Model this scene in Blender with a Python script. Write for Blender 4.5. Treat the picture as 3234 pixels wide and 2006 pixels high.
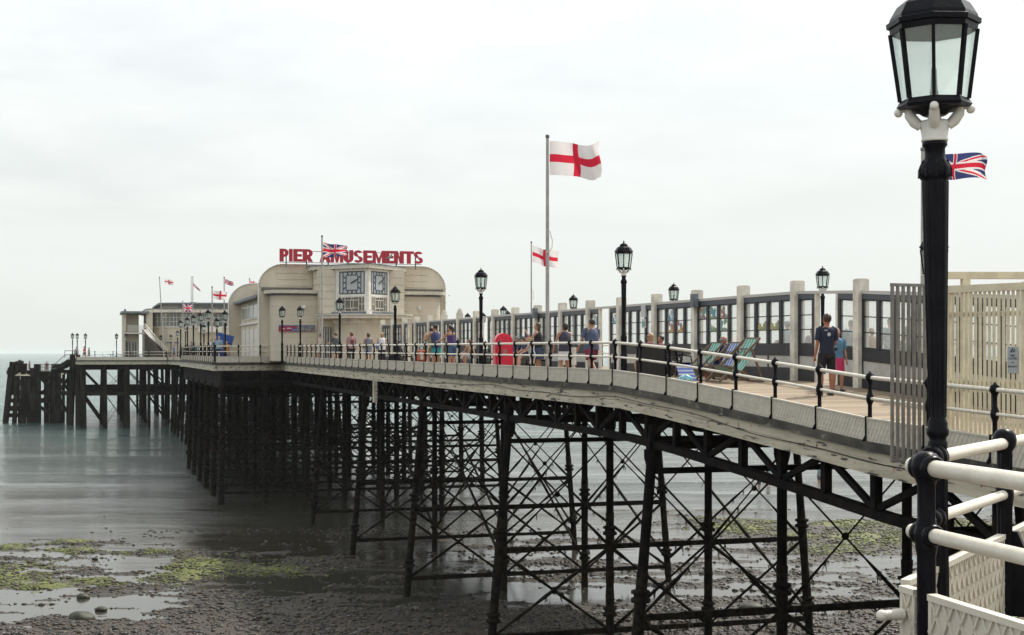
import bpy, bmesh, math, random
import numpy as np
from mathutils import Vector, Matrix, noise as mnoise
for o in list(bpy.data.objects): bpy.data.objects.remove(o)
S = bpy.context.scene
COL = S.collection
PI = math.pi
rnd = random.Random(7)
# ---------------------------------------------------------------- camera
F = 4500.0; HOR = 1113.0
cam = bpy.data.cameras.new('camera'); camo = bpy.data.objects.new('camera', cam); COL.objects.link(camo)
cam.sensor_width = 36; cam.lens = F/3234*36; cam.shift_y = (HOR-1003)/3234
cam.clip_start = 0.3; cam.clip_end = 30000
camo.location = (0, 0, 0); camo.rotation_euler = (PI/2, 0, 0)
S.camera = camo
# ---------------------------------------------------------------- sky, sun, exposure
SUN_EL = math.radians(50); SUN_AZ = math.radians(43)       # azimuth to the right of the view axis (+Y)
W = bpy.data.worlds.new('World'); S.world = W; W.use_nodes = True
nt = W.node_tree; nt.nodes.clear()
def N(t, typ, **k):
    n = t.nodes.new(typ)
    for a, b in k.items():
        if hasattr(n, a): setattr(n, a, b)
        else: n.inputs[a].default_value = b
    return n
sky = N(nt, 'ShaderNodeTexSky', sky_type='NISHITA', sun_disc=False, sun_elevation=SUN_EL, sun_rotation=SUN_AZ,
        air_density=1.0, dust_density=3.0, ozone_density=1.0)
tc = N(nt, 'ShaderNodeTexCoord'); mp = N(nt, 'ShaderNodeMapping'); mp.inputs['Scale'].default_value = (2.6, 2.6, 9)
nz = N(nt, 'ShaderNodeTexNoise'); nz.inputs['Scale'].default_value = 2.3; nz.inputs['Detail'].default_value = 7; nz.inputs['Roughness'].default_value = .55
rp = N(nt, 'ShaderNodeMapRange'); rp.inputs['From Min'].default_value = .36; rp.inputs['From Max'].default_value = .6
rp.inputs['To Min'].default_value = .80; rp.inputs['To Max'].default_value = .97
veil = N(nt, 'ShaderNodeMix', data_type='RGBA'); veil.inputs['A'].default_value = (8.5, 8.8, 8.35, 1); veil.inputs['B'].default_value = (10.7, 11.15, 11.2, 1)
sx = N(nt, 'ShaderNodeSeparateXYZ'); hr = N(nt, 'ShaderNodeMapRange'); hr.inputs['From Min'].default_value = 0; hr.inputs['From Max'].default_value = .26
mx = N(nt, 'ShaderNodeMix', data_type='RGBA'); bg = N(nt, 'ShaderNodeBackground'); bg.inputs['Strength'].default_value = .1
wo = N(nt, 'ShaderNodeOutputWorld')
L = nt.links.new
L(tc.outputs['Generated'], mp.inputs['Vector']); L(mp.outputs[0], nz.inputs['Vector']); L(nz.outputs['Fac'], rp.inputs['Value'])
L(tc.outputs['Generated'], sx.inputs[0]); L(sx.outputs['Z'], hr.inputs['Value']); L(hr.outputs[0], veil.inputs['Factor'])
cm = N(nt, 'ShaderNodeMapRange'); cm.inputs['From Min'].default_value = .08; cm.inputs['From Max'].default_value = .24; cm.inputs['To Min'].default_value = 1; cm.inputs['To Max'].default_value = 0
cx_ = N(nt, 'ShaderNodeMath', operation='MAXIMUM'); L(sx.outputs['Z'], cm.inputs['Value']); cq = N(nt, 'ShaderNodeMath', operation='MULTIPLY'); cq.inputs[1].default_value = .95; L(cm.outputs[0], cq.inputs[0])
L(cq.outputs[0], cx_.inputs[0]); L(rp.outputs[0], cx_.inputs[1]); L(cx_.outputs[0], mx.inputs['Factor']); L(sky.outputs[0], mx.inputs['A']); L(veil.outputs['Result'], mx.inputs['B'])
# bright thin cloud around the (hidden) sun
au = N(nt, 'ShaderNodeVectorMath', operation='DOT_PRODUCT'); au.inputs[1].default_value = (math.sin(SUN_AZ)*math.cos(SUN_EL), math.cos(SUN_AZ)*math.cos(SUN_EL), math.sin(SUN_EL))
am = N(nt, 'ShaderNodeMath', operation='MAXIMUM'); am.inputs[1].default_value = 0; ap_ = N(nt, 'ShaderNodeMath', operation='POWER'); ap_.inputs[1].default_value = 12
as_ = N(nt, 'ShaderNodeVectorMath', operation='SCALE'); as_.inputs[0].default_value = (26, 25.4, 24); av = N(nt, 'ShaderNodeVectorMath', operation='ADD')
L(tc.outputs['Generated'], au.inputs[0]); L(au.outputs['Value'], am.inputs[0]); L(am.outputs[0], ap_.inputs[0]); L(ap_.outputs[0], as_.inputs['Scale'])
L(mx.outputs['Result'], av.inputs[0]); L(as_.outputs[0], av.inputs[1]); L(av.outputs[0], bg.inputs['Color']); L(bg.outputs[0], wo.inputs['Surface'])
sl = bpy.data.lights.new('sun', 'SUN'); sl.energy = 3.8; sl.angle = math.radians(.8); sl.color = (1, .93, .82)
so = bpy.data.objects.new('sun', sl); COL.objects.link(so); so.location = (20, 60, 80)
sd = Vector((math.sin(SUN_AZ)*math.cos(SUN_EL), math.cos(SUN_AZ)*math.cos(SUN_EL), math.sin(SUN_EL)))
so.rotation_euler = sd.to_track_quat('Z', 'Y').to_euler()
S.view_settings.view_transform = 'Standard'; S.view_settings.look = 'None'; S.view_settings.exposure = 0.0; S.view_settings.gamma = 1
S.view_settings.use_curve_mapping = False
S.render.engine = 'CYCLES'
try:
    S.cycles.max_bounces = 8; S.cycles.transparent_max_bounces = 24; S.cycles.volume_bounces = 1
    S.cycles.caustics_reflective = False; S.cycles.caustics_refractive = False
except Exception: pass
# ---------------------------------------------------------------- pier frame: x = across (v), y = along (u)
TH = math.atan(1347/F); CT, ST = math.cos(TH), math.sin(TH)
OV = 13.46
WATER = -10.35
def Wd(v, u, z): return Vector(((OV+v)*CT-u*ST, (OV+v)*ST+u*CT, z))
def at(x, v):                       # photo column x on the line across = v  ->  u, depth Y
    t = (x-1617)/F; Y = (v+OV)/(CT*t+ST); return (-ST*t*Y+CT*Y, Y)
ZR = [(5,-.98),(10,-.85),(18.9,-.58),(22.5,-.46),(26,-.23),(29.6,-.014),(32,.12),(35.1,.255),(38,.268),(66,.34),(106,.44),(131,.44),(150,.3),(201,.07),(290,.07)]
def zr(u): return float(np.interp(u, [a for a, b in ZR], [b for a, b in ZR]))
def dk(u): return zr(u)-1.05
# ---------------------------------------------------------------- mesh helpers
class MB:
    def __init__(s): s.v = []; s.f = []; s.m = []; s.sm = []
    def add(s, vs, fs, mat=0, smooth=False):
        b = len(s.v); s.v += [tuple(p) for p in vs]
        for f in fs: s.f.append([b+i for i in f]); s.m.append(mat); s.sm.append(smooth)
        return s
    def box(s, a, b, mat=0):
        (x0, y0, z0), (x1, y1, z1) = a, b
        return s.add([(x0,y0,z0),(x1,y0,z0),(x1,y1,z0),(x0,y1,z0),(x0,y0,z1),(x1,y0,z1),(x1,y1,z1),(x0,y1,z1)],
              [(0,3,2,1),(4,5,6,7),(0,1,5,4),(1,2,6,5),(2,3,7,6),(3,0,4,7)], mat)
    def bar(s, p, q, w, d, mat=0, up=None):           # rectangular bar from p to q
        p, q = Vector(p), Vector(q); t = (q-p).normalized()
        up = Vector(up) if up else (Vector((0,0,1)) if abs(t.z) < .95 else Vector((1,0,0)))
        a = t.cross(up).normalized()*w/2; b = a.cross(t).normalized()*d/2
        vs = [p-a-b, p+a-b, p+a+b, p-a+b, q-a-b, q+a-b, q+a+b, q-a+b]
        return s.add(vs, [(0,1,2,3),(7,6,5,4),(0,4,5,1),(1,5,6,2),(2,6,7,3),(3,7,4,0)], mat)
    def tube(s, pts, r, n=8, mat=0, smooth=True, cap=True, side=None):
        pts = [Vector(p) for p in pts]; k = len(pts)
        if not isinstance(r, (list, tuple)): r = [r]*k
        vs = []; prev = None
        for i, p in enumerate(pts):
            t = (pts[min(i+1, k-1)]-pts[max(i-1, 0)])
            t = t.normalized() if t.length > 1e-9 else Vector((0,0,1))
            if side: a = Vector(side); a = (a-t*a.dot(t)).normalized()
            elif prev is None:
                up = Vector((0,0,1)) if abs(t.z) < .9 else Vector((1,0,0)); a = t.cross(up).normalized()
            else: a = (prev-t*prev.dot(t)).normalized()
            prev = a; b = t.cross(a)
            ra, rb = (r[i] if isinstance(r[i], (tuple, list)) else (r[i], r[i]))
            for j in range(n):
                an = 2*PI*(j+.5)/n; vs.append(p+a*ra*math.cos(an)+b*rb*math.sin(an))
        fs = [(i*n+j, i*n+(j+1)%n, (i+1)*n+(j+1)%n, (i+1)*n+j) for i in range(k-1) for j in range(n)]
        s.add(vs, fs, mat, smooth)
        if cap:
            s.add(vs[:n], [tuple(range(n))[::-1]], mat); s.add(vs[-n:], [tuple(range(n))], mat)
        return s
    def lathe(s, prof, n=12, c=(0,0,0), mat=0, smooth=True, rot=0.0):
        vs = []
        for r, z in prof:
            for j in range(n):
                an = 2*PI*j/n+rot; vs.append((c[0]+r*math.cos(an), c[1]+r*math.sin(an), c[2]+z))
        k = len(prof)
        fs = [(i*n+j, i*n+(j+1)%n, (i+1)*n+(j+1)%n, (i+1)*n+j) for i in range(k-1) for j in range(n)]
        s.add(vs, fs, mat, smooth); s.add(vs[:n], [tuple(range(n))[::-1]], mat); s.add(vs[-n:], [tuple(range(n))], mat)
        return s
    def ball(s, c, r, n=10, m=6, mat=0):
        if not isinstance(r, (tuple, list)): r = (r, r, r)
        vs = []
        for i in range(m+1):
            ph = PI*i/m
            for j in range(n):
                an = 2*PI*j/n; vs.append((c[0]+r[0]*math.sin(ph)*math.cos(an), c[1]+r[1]*math.sin(ph)*math.sin(an), c[2]-r[2]*math.cos(ph)))
        fs = [(i*n+j, i*n+(j+1)%n, (i+1)*n+(j+1)%n, (i+1)*n+j) for i in range(m) for j in range(n)]
        return s.add(vs, fs, mat, True)
    def prism(s, poly, z0, z1, mat=0):                # horizontal polygon, extruded in z
        n = len(poly); vs = [(x, y, z0) for x, y in poly]+[(x, y, z1) for x, y in poly]
        a = sum(poly[i][0]*poly[(i+1)%n][1]-poly[(i+1)%n][0]*poly[i][1] for i in range(n))
        if a < 0: vs = [(x, y, z0) for x, y in poly[::-1]]+[(x, y, z1) for x, y in poly[::-1]]
        return s.add(vs, [tuple(range(n))[::-1], tuple(range(n, 2*n))]+[(i, (i+1)%n, n+(i+1)%n, n+i) for i in range(n)], mat)
    def plate(s, poly, o, ex, ez, d, mat=0):          # polygon in a vertical plane (o + a*ex + b*ez), extruded along d
        o, ex, ez, d = map(Vector, (o, ex, ez, d)); n = len(poly)
        vs = [o+ex*a+ez*b for a, b in poly]; vs = vs+[p+d for p in vs]
        return s.add(vs, [tuple(range(n)), tuple(range(n, 2*n))[::-1]]+[(i, n+i, n+(i+1)%n, (i+1)%n) for i in range(n)], mat)
    def mesh(s, name, mats):
        me = bpy.data.meshes.new(name); me.from_pydata(s.v, [], s.f)
        for m in (mats if isinstance(mats, (list, tuple)) else [mats]): me.materials.append(m)
        me.polygons.foreach_set('material_index', s.m); me.polygons.foreach_set('use_smooth', s.sm); me.update()
        return me
def obj(name, mb, mats, parent=None, loc=(0,0,0), rz=0.0, rot=None, scale=None):
    me = mb if isinstance(mb, bpy.types.Mesh) else mb.mesh(name, mats)
    o = bpy.data.objects.new(name, me); COL.objects.link(o); o.location = loc
    o.rotation_euler = rot if rot else (0, 0, rz)
    if scale: o.scale = scale
    if parent: o.parent = parent
    return o
def tag(o, label=None, cat=None, group=None, kind=None):
    if label: o['label'] = label
    if cat: o['category'] = cat
    if group: o['group'] = group
    if kind: o['kind'] = kind
    return o
def thing(name, label, cat, loc=(0,0,0), rz=0.0, group=None):
    o = bpy.data.objects.new(name, None); COL.objects.link(o); o.empty_display_size = .3
    o.location = loc; o.rotation_euler = (0, 0, rz); return tag(o, label, cat, group)
def pthing(name, label, cat, v, u, z, group=None, rz=0.0): return thing(name, label, cat, Wd(v, u, z), TH+rz, group)
def dup(root, loc, rz, label=None, group=None):
    def cp(o, par):
        c = o.copy(); COL.objects.link(c)
        if par is not None: c.parent = par
        for ch in list(o.children): cp(ch, c)
        return c
    r = cp(root, None); r.location = loc; r.rotation_euler = (0, 0, rz)
    if label: r['label'] = label
    if group: r['group'] = group
    return r
# ---------------------------------------------------------------- materials
MATS = {}
def mat(name, col, rough=.6, metal=0.0, var=.0, vscale=3.0, col2=None, bump=0.0, bscale=20.0, stretch=None, spec=.5, lo=.42, hi=.6, extra=None):
    if name in MATS: return MATS[name]
    m = bpy.data.materials.new(name); m.use_nodes = True; t = m.node_tree; b = t.nodes['Principled BSDF']; l = t.links.new
    b.inputs['Base Color'].default_value = (*col, 1); b.inputs['Roughness'].default_value = rough; b.inputs['Metallic'].default_value = metal
    b.inputs['Specular IOR Level'].default_value = spec
    tc = N(t, 'ShaderNodeTexCoord'); mp = N(t, 'ShaderNodeMapping')
    if stretch: mp.inputs['Scale'].default_value = stretch
    l(tc.outputs['Object'], mp.inputs['Vector'])
    if col2 is not None or var:
        n = N(t, 'ShaderNodeTexNoise'); n.inputs['Scale'].default_value = vscale; n.inputs['Detail'].default_value = 6; n.inputs['Roughness'].default_value = .6
        r = N(t, 'ShaderNodeMapRange'); r.inputs['From Min'].default_value = lo; r.inputs['From Max'].default_value = hi
        x = N(t, 'ShaderNodeMix', data_type='RGBA'); x.inputs['A'].default_value = (*col, 1)
        x.inputs['B'].default_value = (*(col2 if col2 is not None else [c*(1-var) for c in col]), 1)
        l(mp.outputs[0], n.inputs['Vector']); l(n.outputs['Fac'], r.inputs['Value']); l(r.outputs[0], x.inputs['Factor'])
        l(x.outputs['Result'], b.inputs['Base Color'])
        if extra:                                    # second, sparser stain
            n2 = N(t, 'ShaderNodeTexNoise'); n2.inputs['Scale'].default_value = extra[1]; n2.inputs['Detail'].default_value = 5
            r2 = N(t, 'ShaderNodeMapRange'); r2.inputs['From Min'].default_value = extra[2]; r2.inputs['From Max'].default_value = extra[3]
            x2 = N(t, 'ShaderNodeMix', data_type='RGBA'); x2.inputs['B'].default_value = (*extra[0], 1)
            l(mp.outputs[0], n2.inputs['Vector']); l(n2.outputs['Fac'], r2.inputs['Value']); l(r2.outputs[0], x2.inputs['Factor'])
            l(x.outputs['Result'], x2.inputs['A']); l(x2.outputs['Result'], b.inputs['Base Color'])
    if bump:
        n = N(t, 'ShaderNodeTexNoise'); n.inputs['Scale'].default_value = bscale; n.inputs['Detail'].default_value = 4
        bp = N(t, 'ShaderNodeBump'); bp.inputs['Strength'].default_value = bump; bp.inputs['Distance'].default_value = .02
        l(mp.outputs[0], n.inputs['Vector']); l(n.outputs['Fac'], bp.inputs['Height']); l(bp.outputs[0], b.inputs['Normal'])
    MATS[name] = m; return m
CREAM = mat('cream_paint', (.74,.70,.61), .5, col2=(.55,.52,.46), vscale=2.2, bump=.15, bscale=40)
WALLP = mat('pavilion_render', (.62,.56,.45), .75, col2=(.56,.505,.405), vscale=.9, extra=((.38,.35,.28), 2.0, .66, .9), bump=.1, bscale=30, stretch=(1,1,.5))
WALLD = mat('pavilion_joint', (.42,.38,.30), .8)
WHITE = mat('white_paint', (.74,.72,.67), .45, col2=(.62,.6,.54), vscale=4)
RAILW = mat('rail_white_paint', (.78,.73,.63), .38, col2=(.70,.65,.55), vscale=7, extra=((.38,.26,.15), 22, .72, .78), bump=.12, bscale=60)
PANELW = mat('panel_white_paint', (.63,.59,.50), .5, col2=(.56,.52,.44), vscale=3, extra=((.34,.28,.20), 9, .68, .8), bump=.1, bscale=50)
BLACK = mat('black_iron_paint', (.005,.005,.008), .3, col2=(.009,.009,.012), vscale=9, bump=.12, bscale=45, spec=.10)
IRON = mat('sea_worn_iron', (.006,.006,.007), .8, col2=(.016,.012,.010), vscale=2.5, bump=.5, bscale=14, spec=.06)
WET = mat('barnacled_iron', (.009,.0085,.008), .85, col2=(.026,.022,.016), vscale=6, bump=1.0, bscale=22, spec=.06, extra=((.035,.018,.011), 1.7, .58, .8))
TIMB = mat('dark_sea_timber', (.014,.012,.011), .85, col2=(.035,.03,.025), vscale=2.0, stretch=(1,1,.2), bump=.5, bscale=12, spec=.06)
WEED = mat('hanging_seaweed', (.022,.022,.012), .5, col2=(.04,.045,.018), vscale=6)
NAVY = mat('navy_frame_paint', (.009,.010,.018), .5, col2=(.018,.018,.024), vscale=3)
GREYB = mat('grey_lead_trim', (.16,.18,.21), .55, var=.3, vscale=3)
GREYM = mat('galvanised_grey', (.17,.165,.17), .5, .2, var=.25, vscale=3)
ROOFG = mat('grey_felt_roof', (.20,.215,.235), .7, var=.25, vscale=2)
LEDGE = mat('mossy_ledge_timber', (.035,.033,.029), .85, col2=(.085,.08,.065), vscale=2.6, stretch=(1,.5,1), extra=((.30,.28,.22), 5, .60, .75), bump=.5, bscale=18)
FASC = mat('flaking_cream_boards', (.56,.51,.40), .7, col2=(.42,.38,.29), vscale=3.0, stretch=(1,.25,2.2), extra=((.06,.055,.05), 6, .60, .64), bump=.5, bscale=20)
RUST = mat('rust_stain', (.33,.10,.03), .8, var=.4, vscale=20)
GLASSD = mat('dark_window_glass', (.10,.12,.12), .12, spec=.8)
GLASSB = mat('pale_curtained_glass', (.26,.31,.31), .18, var=.35, vscale=1.2, stretch=(3,3,.3), spec=.8)
CLKF = mat('clock_face_glass', (.42,.45,.46), .3, var=.1)
REDL = mat('red_letter_paint', (.44,.012,.035), .4)
RED = mat('red_shiny_plastic', (.62,.015,.05), .3)
BRASS = mat('dull_lamp_bulb', (.25,.25,.27), .4)
SKINA = mat('skin_tanned', (.42,.22,.14), .55); SKINB = mat('skin_pale', (.55,.34,.25), .55); SKINC = mat('skin_red_tan', (.36,.15,.09), .55)
def cloth(name, c): return mat('cloth_'+name, c, .85, var=.15, vscale=6, bump=.3, bscale=12)
def glass_mat(name, tint, clear, rough=.05, trans=0.0):
    m = bpy.data.materials.new(name); m.use_nodes = True; t = m.node_tree; t.nodes.clear(); l = t.links.new
    o = N(t, 'ShaderNodeOutputMaterial'); tr = N(t, 'ShaderNodeBsdfTransparent'); tr.inputs['Color'].default_value = (*tint, 1)
    g = N(t, 'ShaderNodeBsdfGlossy'); g.inputs['Roughness'].default_value = rough; g.inputs['Color'].default_value = (.9,.9,.9,1)
    d = N(t, 'ShaderNodeBsdfTranslucent' if trans else 'ShaderNodeBsdfDiffuse'); d.inputs['Color'].default_value = (.78,.82,.78,1) if trans else (.8,.83,.8,1)
    a = N(t, 'ShaderNodeMixShader'); a.inputs[0].default_value = 1-clear
    b = N(t, 'ShaderNodeMixShader')
    nz = N(t, 'ShaderNodeTexNoise'); nz.inputs['Scale'].default_value = 2.5; mr = N(t, 'ShaderNodeMapRange')
    mr.inputs['To Min'].default_value = max(0, 1-clear-.06); mr.inputs['To Max'].default_value = 1-clear+.08
    tc = N(t, 'ShaderNodeTexCoord'); l(tc.outputs['Object'], nz.inputs['Vector']); l(nz.outputs['Fac'], mr.inputs['Value']); l(mr.outputs[0], a.inputs[0])
    l(tr.outputs[0], a.inputs[1]); l(d.outputs[0], a.inputs[2]); b.inputs[0].default_value = .06; l(a.outputs[0], b.inputs[1]); l(g.outputs[0], b.inputs[2]); l(b.outputs[0], o.inputs['Surface'])
    return m
SCRG = glass_mat('salt_hazed_glass', (.97,.98,.97), .80)
LANG = glass_mat('frosted_lantern_glass', (.97,1,.99), .84, .15, 1)
# planked deck
def deck_mat(name, c1, c2):
    m = bpy.data.materials.new(name); m.use_nodes = True; t = m.node_tree; b = t.nodes['Principled BSDF']; l = t.links.new
    tc = N(t, 'ShaderNodeTexCoord'); sp = N(t, 'ShaderNodeSeparateXYZ'); l(tc.outputs['Object'], sp.inputs[0])
    mu = N(t, 'ShaderNodeMath', operation='MULTIPLY'); mu.inputs[1].default_value = 6.2; l(sp.outputs['Y'], mu.inputs[0])
    fl = N(t, 'ShaderNodeMath', operation='FLOOR'); l(mu.outputs[0], fl.inputs[0])
    fr = N(t, 'ShaderNodeMath', operation='FRACT'); l(mu.outputs[0], fr.inputs[0])
    wn = N(t, 'ShaderNodeTexWhiteNoise', noise_dimensions='1D'); l(fl.outputs[0], wn.inputs['W'])
    mp = N(t, 'ShaderNodeMapping'); mp.inputs['Scale'].default_value = (.6, 9, 1); l(tc.outputs['Object'], mp.inputs[0])
    nz = N(t, 'ShaderNodeTexNoise'); nz.inputs['Scale'].default_value = 1.2; nz.inputs['Detail'].default_value = 6; l(mp.outputs[0], nz.inputs['Vector'])
    ad = N(t, 'ShaderNodeMath', operation='ADD'); l(wn.outputs['Value'], ad.inputs[0]); l(nz.outputs['Fac'], ad.inputs[1])
    hf = N(t, 'ShaderNodeMath', operation='MULTIPLY'); hf.inputs[1].default_value = .6; l(ad.outputs[0], hf.inputs[0])
    mx = N(t, 'ShaderNodeMix', data_type='RGBA'); mx.inputs['A'].default_value = (*c1, 1); mx.inputs['B'].default_value = (*c2, 1); l(hf.outputs[0], mx.inputs['Factor'])
    gp = N(t, 'ShaderNodeMath', operation='LESS_THAN'); gp.inputs[1].default_value = .11; l(fr.outputs[0], gp.inputs[0])
    m2 = N(t, 'ShaderNodeMix', data_type='RGBA'); m2.inputs['B'].default_value = (.05,.04,.03,1); l(gp.outputs[0], m2.inputs['Factor']); l(mx.outputs['Result'], m2.inputs['A'])
    l(m2.outputs['Result'], b.inputs['Base Color']); b.inputs['Roughness'].default_value = .75
    bp = N(t, 'ShaderNodeBump'); bp.inputs['Strength'].default_value = .4; bp.inputs['Distance'].default_value = .02; bp.invert = True
    l(gp.outputs[0], bp.inputs['Height']); l(bp.outputs[0], b.inputs['Normal']); return m
DECKM = deck_mat('worn_deck_boards', (.13,.09,.055), (.35,.265,.175))
DECKD = deck_mat('dark_wet_boards', (.09,.065,.04), (.17,.13,.085))
# ================================================================ ground and water
def fbm(X, Y, s, oct=4, seed=0.0):
    out = np.zeros_like(X); a = 1.0; tot = 0
    for k in range(oct):
        out += a*vnoise(X*s+seed*17.3, Y*s+seed*9.1, k+int(seed*10)); tot += a; a *= .5; s *= 2.03
    return out/tot
def _h(ix, iy, k):
    n = (ix.astype(np.int64)*374761393+iy.astype(np.int64)*668265263+k*974711) & 0x7fffffff
    n = ((n ^ (n >> 13))*1274126177) & 0x7fffffff
    return ((n ^ (n >> 16)) & 0xffff)/65535.0
def vnoise(x, y, k=0):
    ix, iy = np.floor(x), np.floor(y); fx, fy = x-ix, y-iy; fx = fx*fx*(3-2*fx); fy = fy*fy*(3-2*fy)
    a, b, c, d = _h(ix, iy, k), _h(ix+1, iy, k), _h(ix, iy+1, k), _h(ix+1, iy+1, k)
    return (a*(1-fx)+b*fx)*(1-fy)+(c*(1-fx)+d*fx)*fy
def gp(x, y):                       # photo point on the beach -> world
    Y = F*10.33/(y-HOR); return ((x-1617)/F*Y, Y)
MOUNDS = []                         # algae covered banks: photo x, y, half width, half height
for x, y, hx, hy, a in [(40,1815,120,50,1),(150,1850,120,16,.7),(620,1795,130,42,1),(470,1738,90,10,.8),(250,1735,80,10,.8),(225,1710,50,6,.7),(30,1727,60,8,.8),(300,1835,110,14,.7),(860,1800,120,25,.6),
                     (2330,1665,110,20,.9),(2420,1645,130,9,.7),(2700,1655,190,12,.9),(2760,1700,170,22,1),(2640,1735,120,16,.8),(2900,1690,80,25,.8),(2500,1690,60,10,.6),(3080,1670,120,40,.9),(2250,1640,70,8,.6)]:
    cx, cy = gp(x, y); ax = hx/F*cy; y0, y1 = gp(x, y+hy)[1], gp(x, y-hy)[1]; MOUNDS.append((cx, cy, ax, (y1-y0)/2, a))
def mound(X, Y):
    m = np.zeros_like(X)
    for cx, cy, ax, ay, a in MOUNDS:
        d = ((X-cx)/ax)**2+((Y-cy)/ay)**2; m = np.maximum(m, a*np.exp(-d*.9))
    return m
def ground(X, Y):
    sh = 75+12*(1/(1+np.exp(-(X-4)/2.6)))+3*(fbm(X, Y, .08, 3, 2)-.5)
    base = np.clip((sh-Y)*.008, -.9, .005)+np.clip((59.0-Y+6*(fbm(X, Y, .2, 3, 15)-.5)+2.5*np.clip((X+14)/6, -1, 1))*.016, 0, .22)
    nz = (fbm(X*.6, Y, .23, 4, 1)-.5)*.16+(fbm(X*.5, Y, 1.0, 4, 3)-.5)*.24+(fbm(X*.5, Y, 2.3, 2, 5)-.5)*.10
    far = np.clip((Y-96)/40, 0, 1)*1.2
    return WATER-.025+base+nz*np.clip(1-np.abs(Y-65)/120, .1, 1)+mound(X, Y)*.15*np.clip(fbm(X, Y, .75, 4, 7)*3.2-.95, 0, 1.4)-far
def ticks(a, b, lo, hi, step, big):
    t = list(np.arange(lo, hi+1e-6, step)); x = lo; s = step
    while x > a: s = min(s*1.35, big); x -= s; t.insert(0, max(x, a))
    x = hi; s = step
    while x < b: s = min(s*1.35, big); x += s; t.append(min(x, b))
    return np.array(t)
gx = ticks(-420, 420, -36, 36, .30, 40); gy = ticks(-120, 320, 46, 96, .22, 30)
GX, GY = np.meshgrid(gx, gy); GZ = ground(GX, GY)
nxg, nyg = len(gx), len(gy)
def grid_mesh(name, X, Y, Z, m, smooth=True, attr=None):
    ny, nx = X.shape; me = bpy.data.meshes.new(name)
    idx = np.arange(nx*ny).reshape(ny, nx)
    q = np.stack([idx[:-1,:-1], idx[:-1,1:], idx[1:,1:], idx[1:,:-1]], -1).reshape(-1, 4)
    me.vertices.add(nx*ny); me.vertices.foreach_set('co', np.stack([X, Y, Z], -1).ravel().astype(np.float32))
    me.loops.add(q.size); me.loops.foreach_set('vertex_index', q.ravel().astype(np.int32))
    me.polygons.add(len(q)); me.polygons.foreach_set('loop_start', (np.arange(len(q))*4).astype(np.int32))
    me.update(calc_edges=True)
    if smooth: me.polygons.foreach_set('use_smooth', np.ones(len(q), bool))
    if attr is not None:
        a = me.attributes.new('algae', 'FLOAT', 'POINT'); a.data.foreach_set('value', attr.ravel().astype(np.float32))
    me.materials.append(m); return me
def beach_mat():
    m = bpy.data.materials.new('wet_shingle_and_sand'); m.use_nodes = True; t = m.node_tree; b = t.nodes['Principled BSDF']; l = t.links.new
    tc = N(t, 'ShaderNodeTexCoord'); n = N(t, 'ShaderNodeTexNoise'); n.inputs['Scale'].default_value = 7; n.inputs['Detail'].default_value = 8; n.inputs['Roughness'].default_value = .7
    l(tc.outputs['Object'], n.inputs['Vector'])
    cr = N(t, 'ShaderNodeValToRGB'); e = cr.color_ramp.elements; e[0].position = .36; e[0].color = (.015,.012,.010,1); e[1].position = .68; e[1].color = (.06,.048,.034,1)
    k = e.new(.52); k.color = (.028,.021,.014,1); l(n.outputs['Fac'], cr.inputs['Fac'])
    # red brown sand nearest the shore
    sp = N(t, 'ShaderNodeSeparateXYZ'); l(tc.outputs['Object'], sp.inputs[0]); mr = N(t, 'ShaderNodeMapRange'); mr.inputs['From Min'].default_value = 56.5; mr.inputs['From Max'].default_value = 52.5
    n3 = N(t, 'ShaderNodeTexNoise'); n3.inputs['Scale'].default_value = .6; n3.inputs['Detail'].default_value = 5; l(tc.outputs['Object'], n3.inputs['Vector'])
    ms = N(t, 'ShaderNodeMath', operation='MULTIPLY_ADD'); ms.inputs[1].default_value = 9; ms.inputs[2].default_value = -4.5; l(n3.outputs['Fac'], ms.inputs[0])
    ad = N(t, 'ShaderNodeMath', operation='ADD'); l(sp.outputs['Y'], ad.inputs[0]); l(ms.outputs[0], ad.inputs[1]); l(ad.outputs[0], mr.inputs['Value'])
    x1 = N(t, 'ShaderNodeMix', data_type='RGBA'); x1.inputs['B'].default_value = (.042,.029,.021,1); l(mr.outputs[0], x1.inputs['Factor']); l(cr.outputs[0], x1.inputs['A'])
    at_ = N(t, 'ShaderNodeAttribute'); at_.attribute_name = 'algae'
    n2 = N(t, 'ShaderNodeTexNoise'); n2.inputs['Scale'].default_value = 5; n2.inputs['Detail'].default_value = 7; l(tc.outputs['Object'], n2.inputs['Vector'])
    sm = N(t, 'ShaderNodeMath', operation='ADD'); l(at_.outputs['Fac'], sm.inputs[0]); l(n2.outputs['Fac'], sm.inputs[1])
    r2 = N(t, 'ShaderNodeMapRange'); r2.inputs['From Min'].default_value = .92; r2.inputs['From Max'].default_value = 1.12; l(sm.outputs[0], r2.inputs['Value'])
    gcol = N(t, 'ShaderNodeMix', data_type='RGBA'); gcol.inputs['A'].default_value = (.075,.085,.010,1); gcol.inputs['B'].default_value = (.13,.15,.02,1); l(n.outputs['Fac'], gcol.inputs['Factor'])
    x2 = N(t, 'ShaderNodeMix', data_type='RGBA'); l(r2.outputs[0], x2.inputs['Factor']); l(x1.outputs['Result'], x2.inputs['A']); l(gcol.outputs['Result'], x2.inputs['B'])
    l(x2.outputs['Result'], b.inputs['Base Color']); b.inputs['Roughness'].default_value = .6; b.inputs['Specular IOR Level'].default_value = .4
    bp = N(t, 'ShaderNodeBump'); bp.inputs['Strength'].default_value = 1; bp.inputs['Distance'].default_value = .06; l(n.outputs['Fac'], bp.inputs['Height']); l(bp.outputs[0], b.inputs['Normal'])
    return m
beach = obj('beach', grid_mesh('beach', GX, GY, GZ, beach_mat(), attr=mound(GX, GY)), None); tag(beach, kind='structure')
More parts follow.
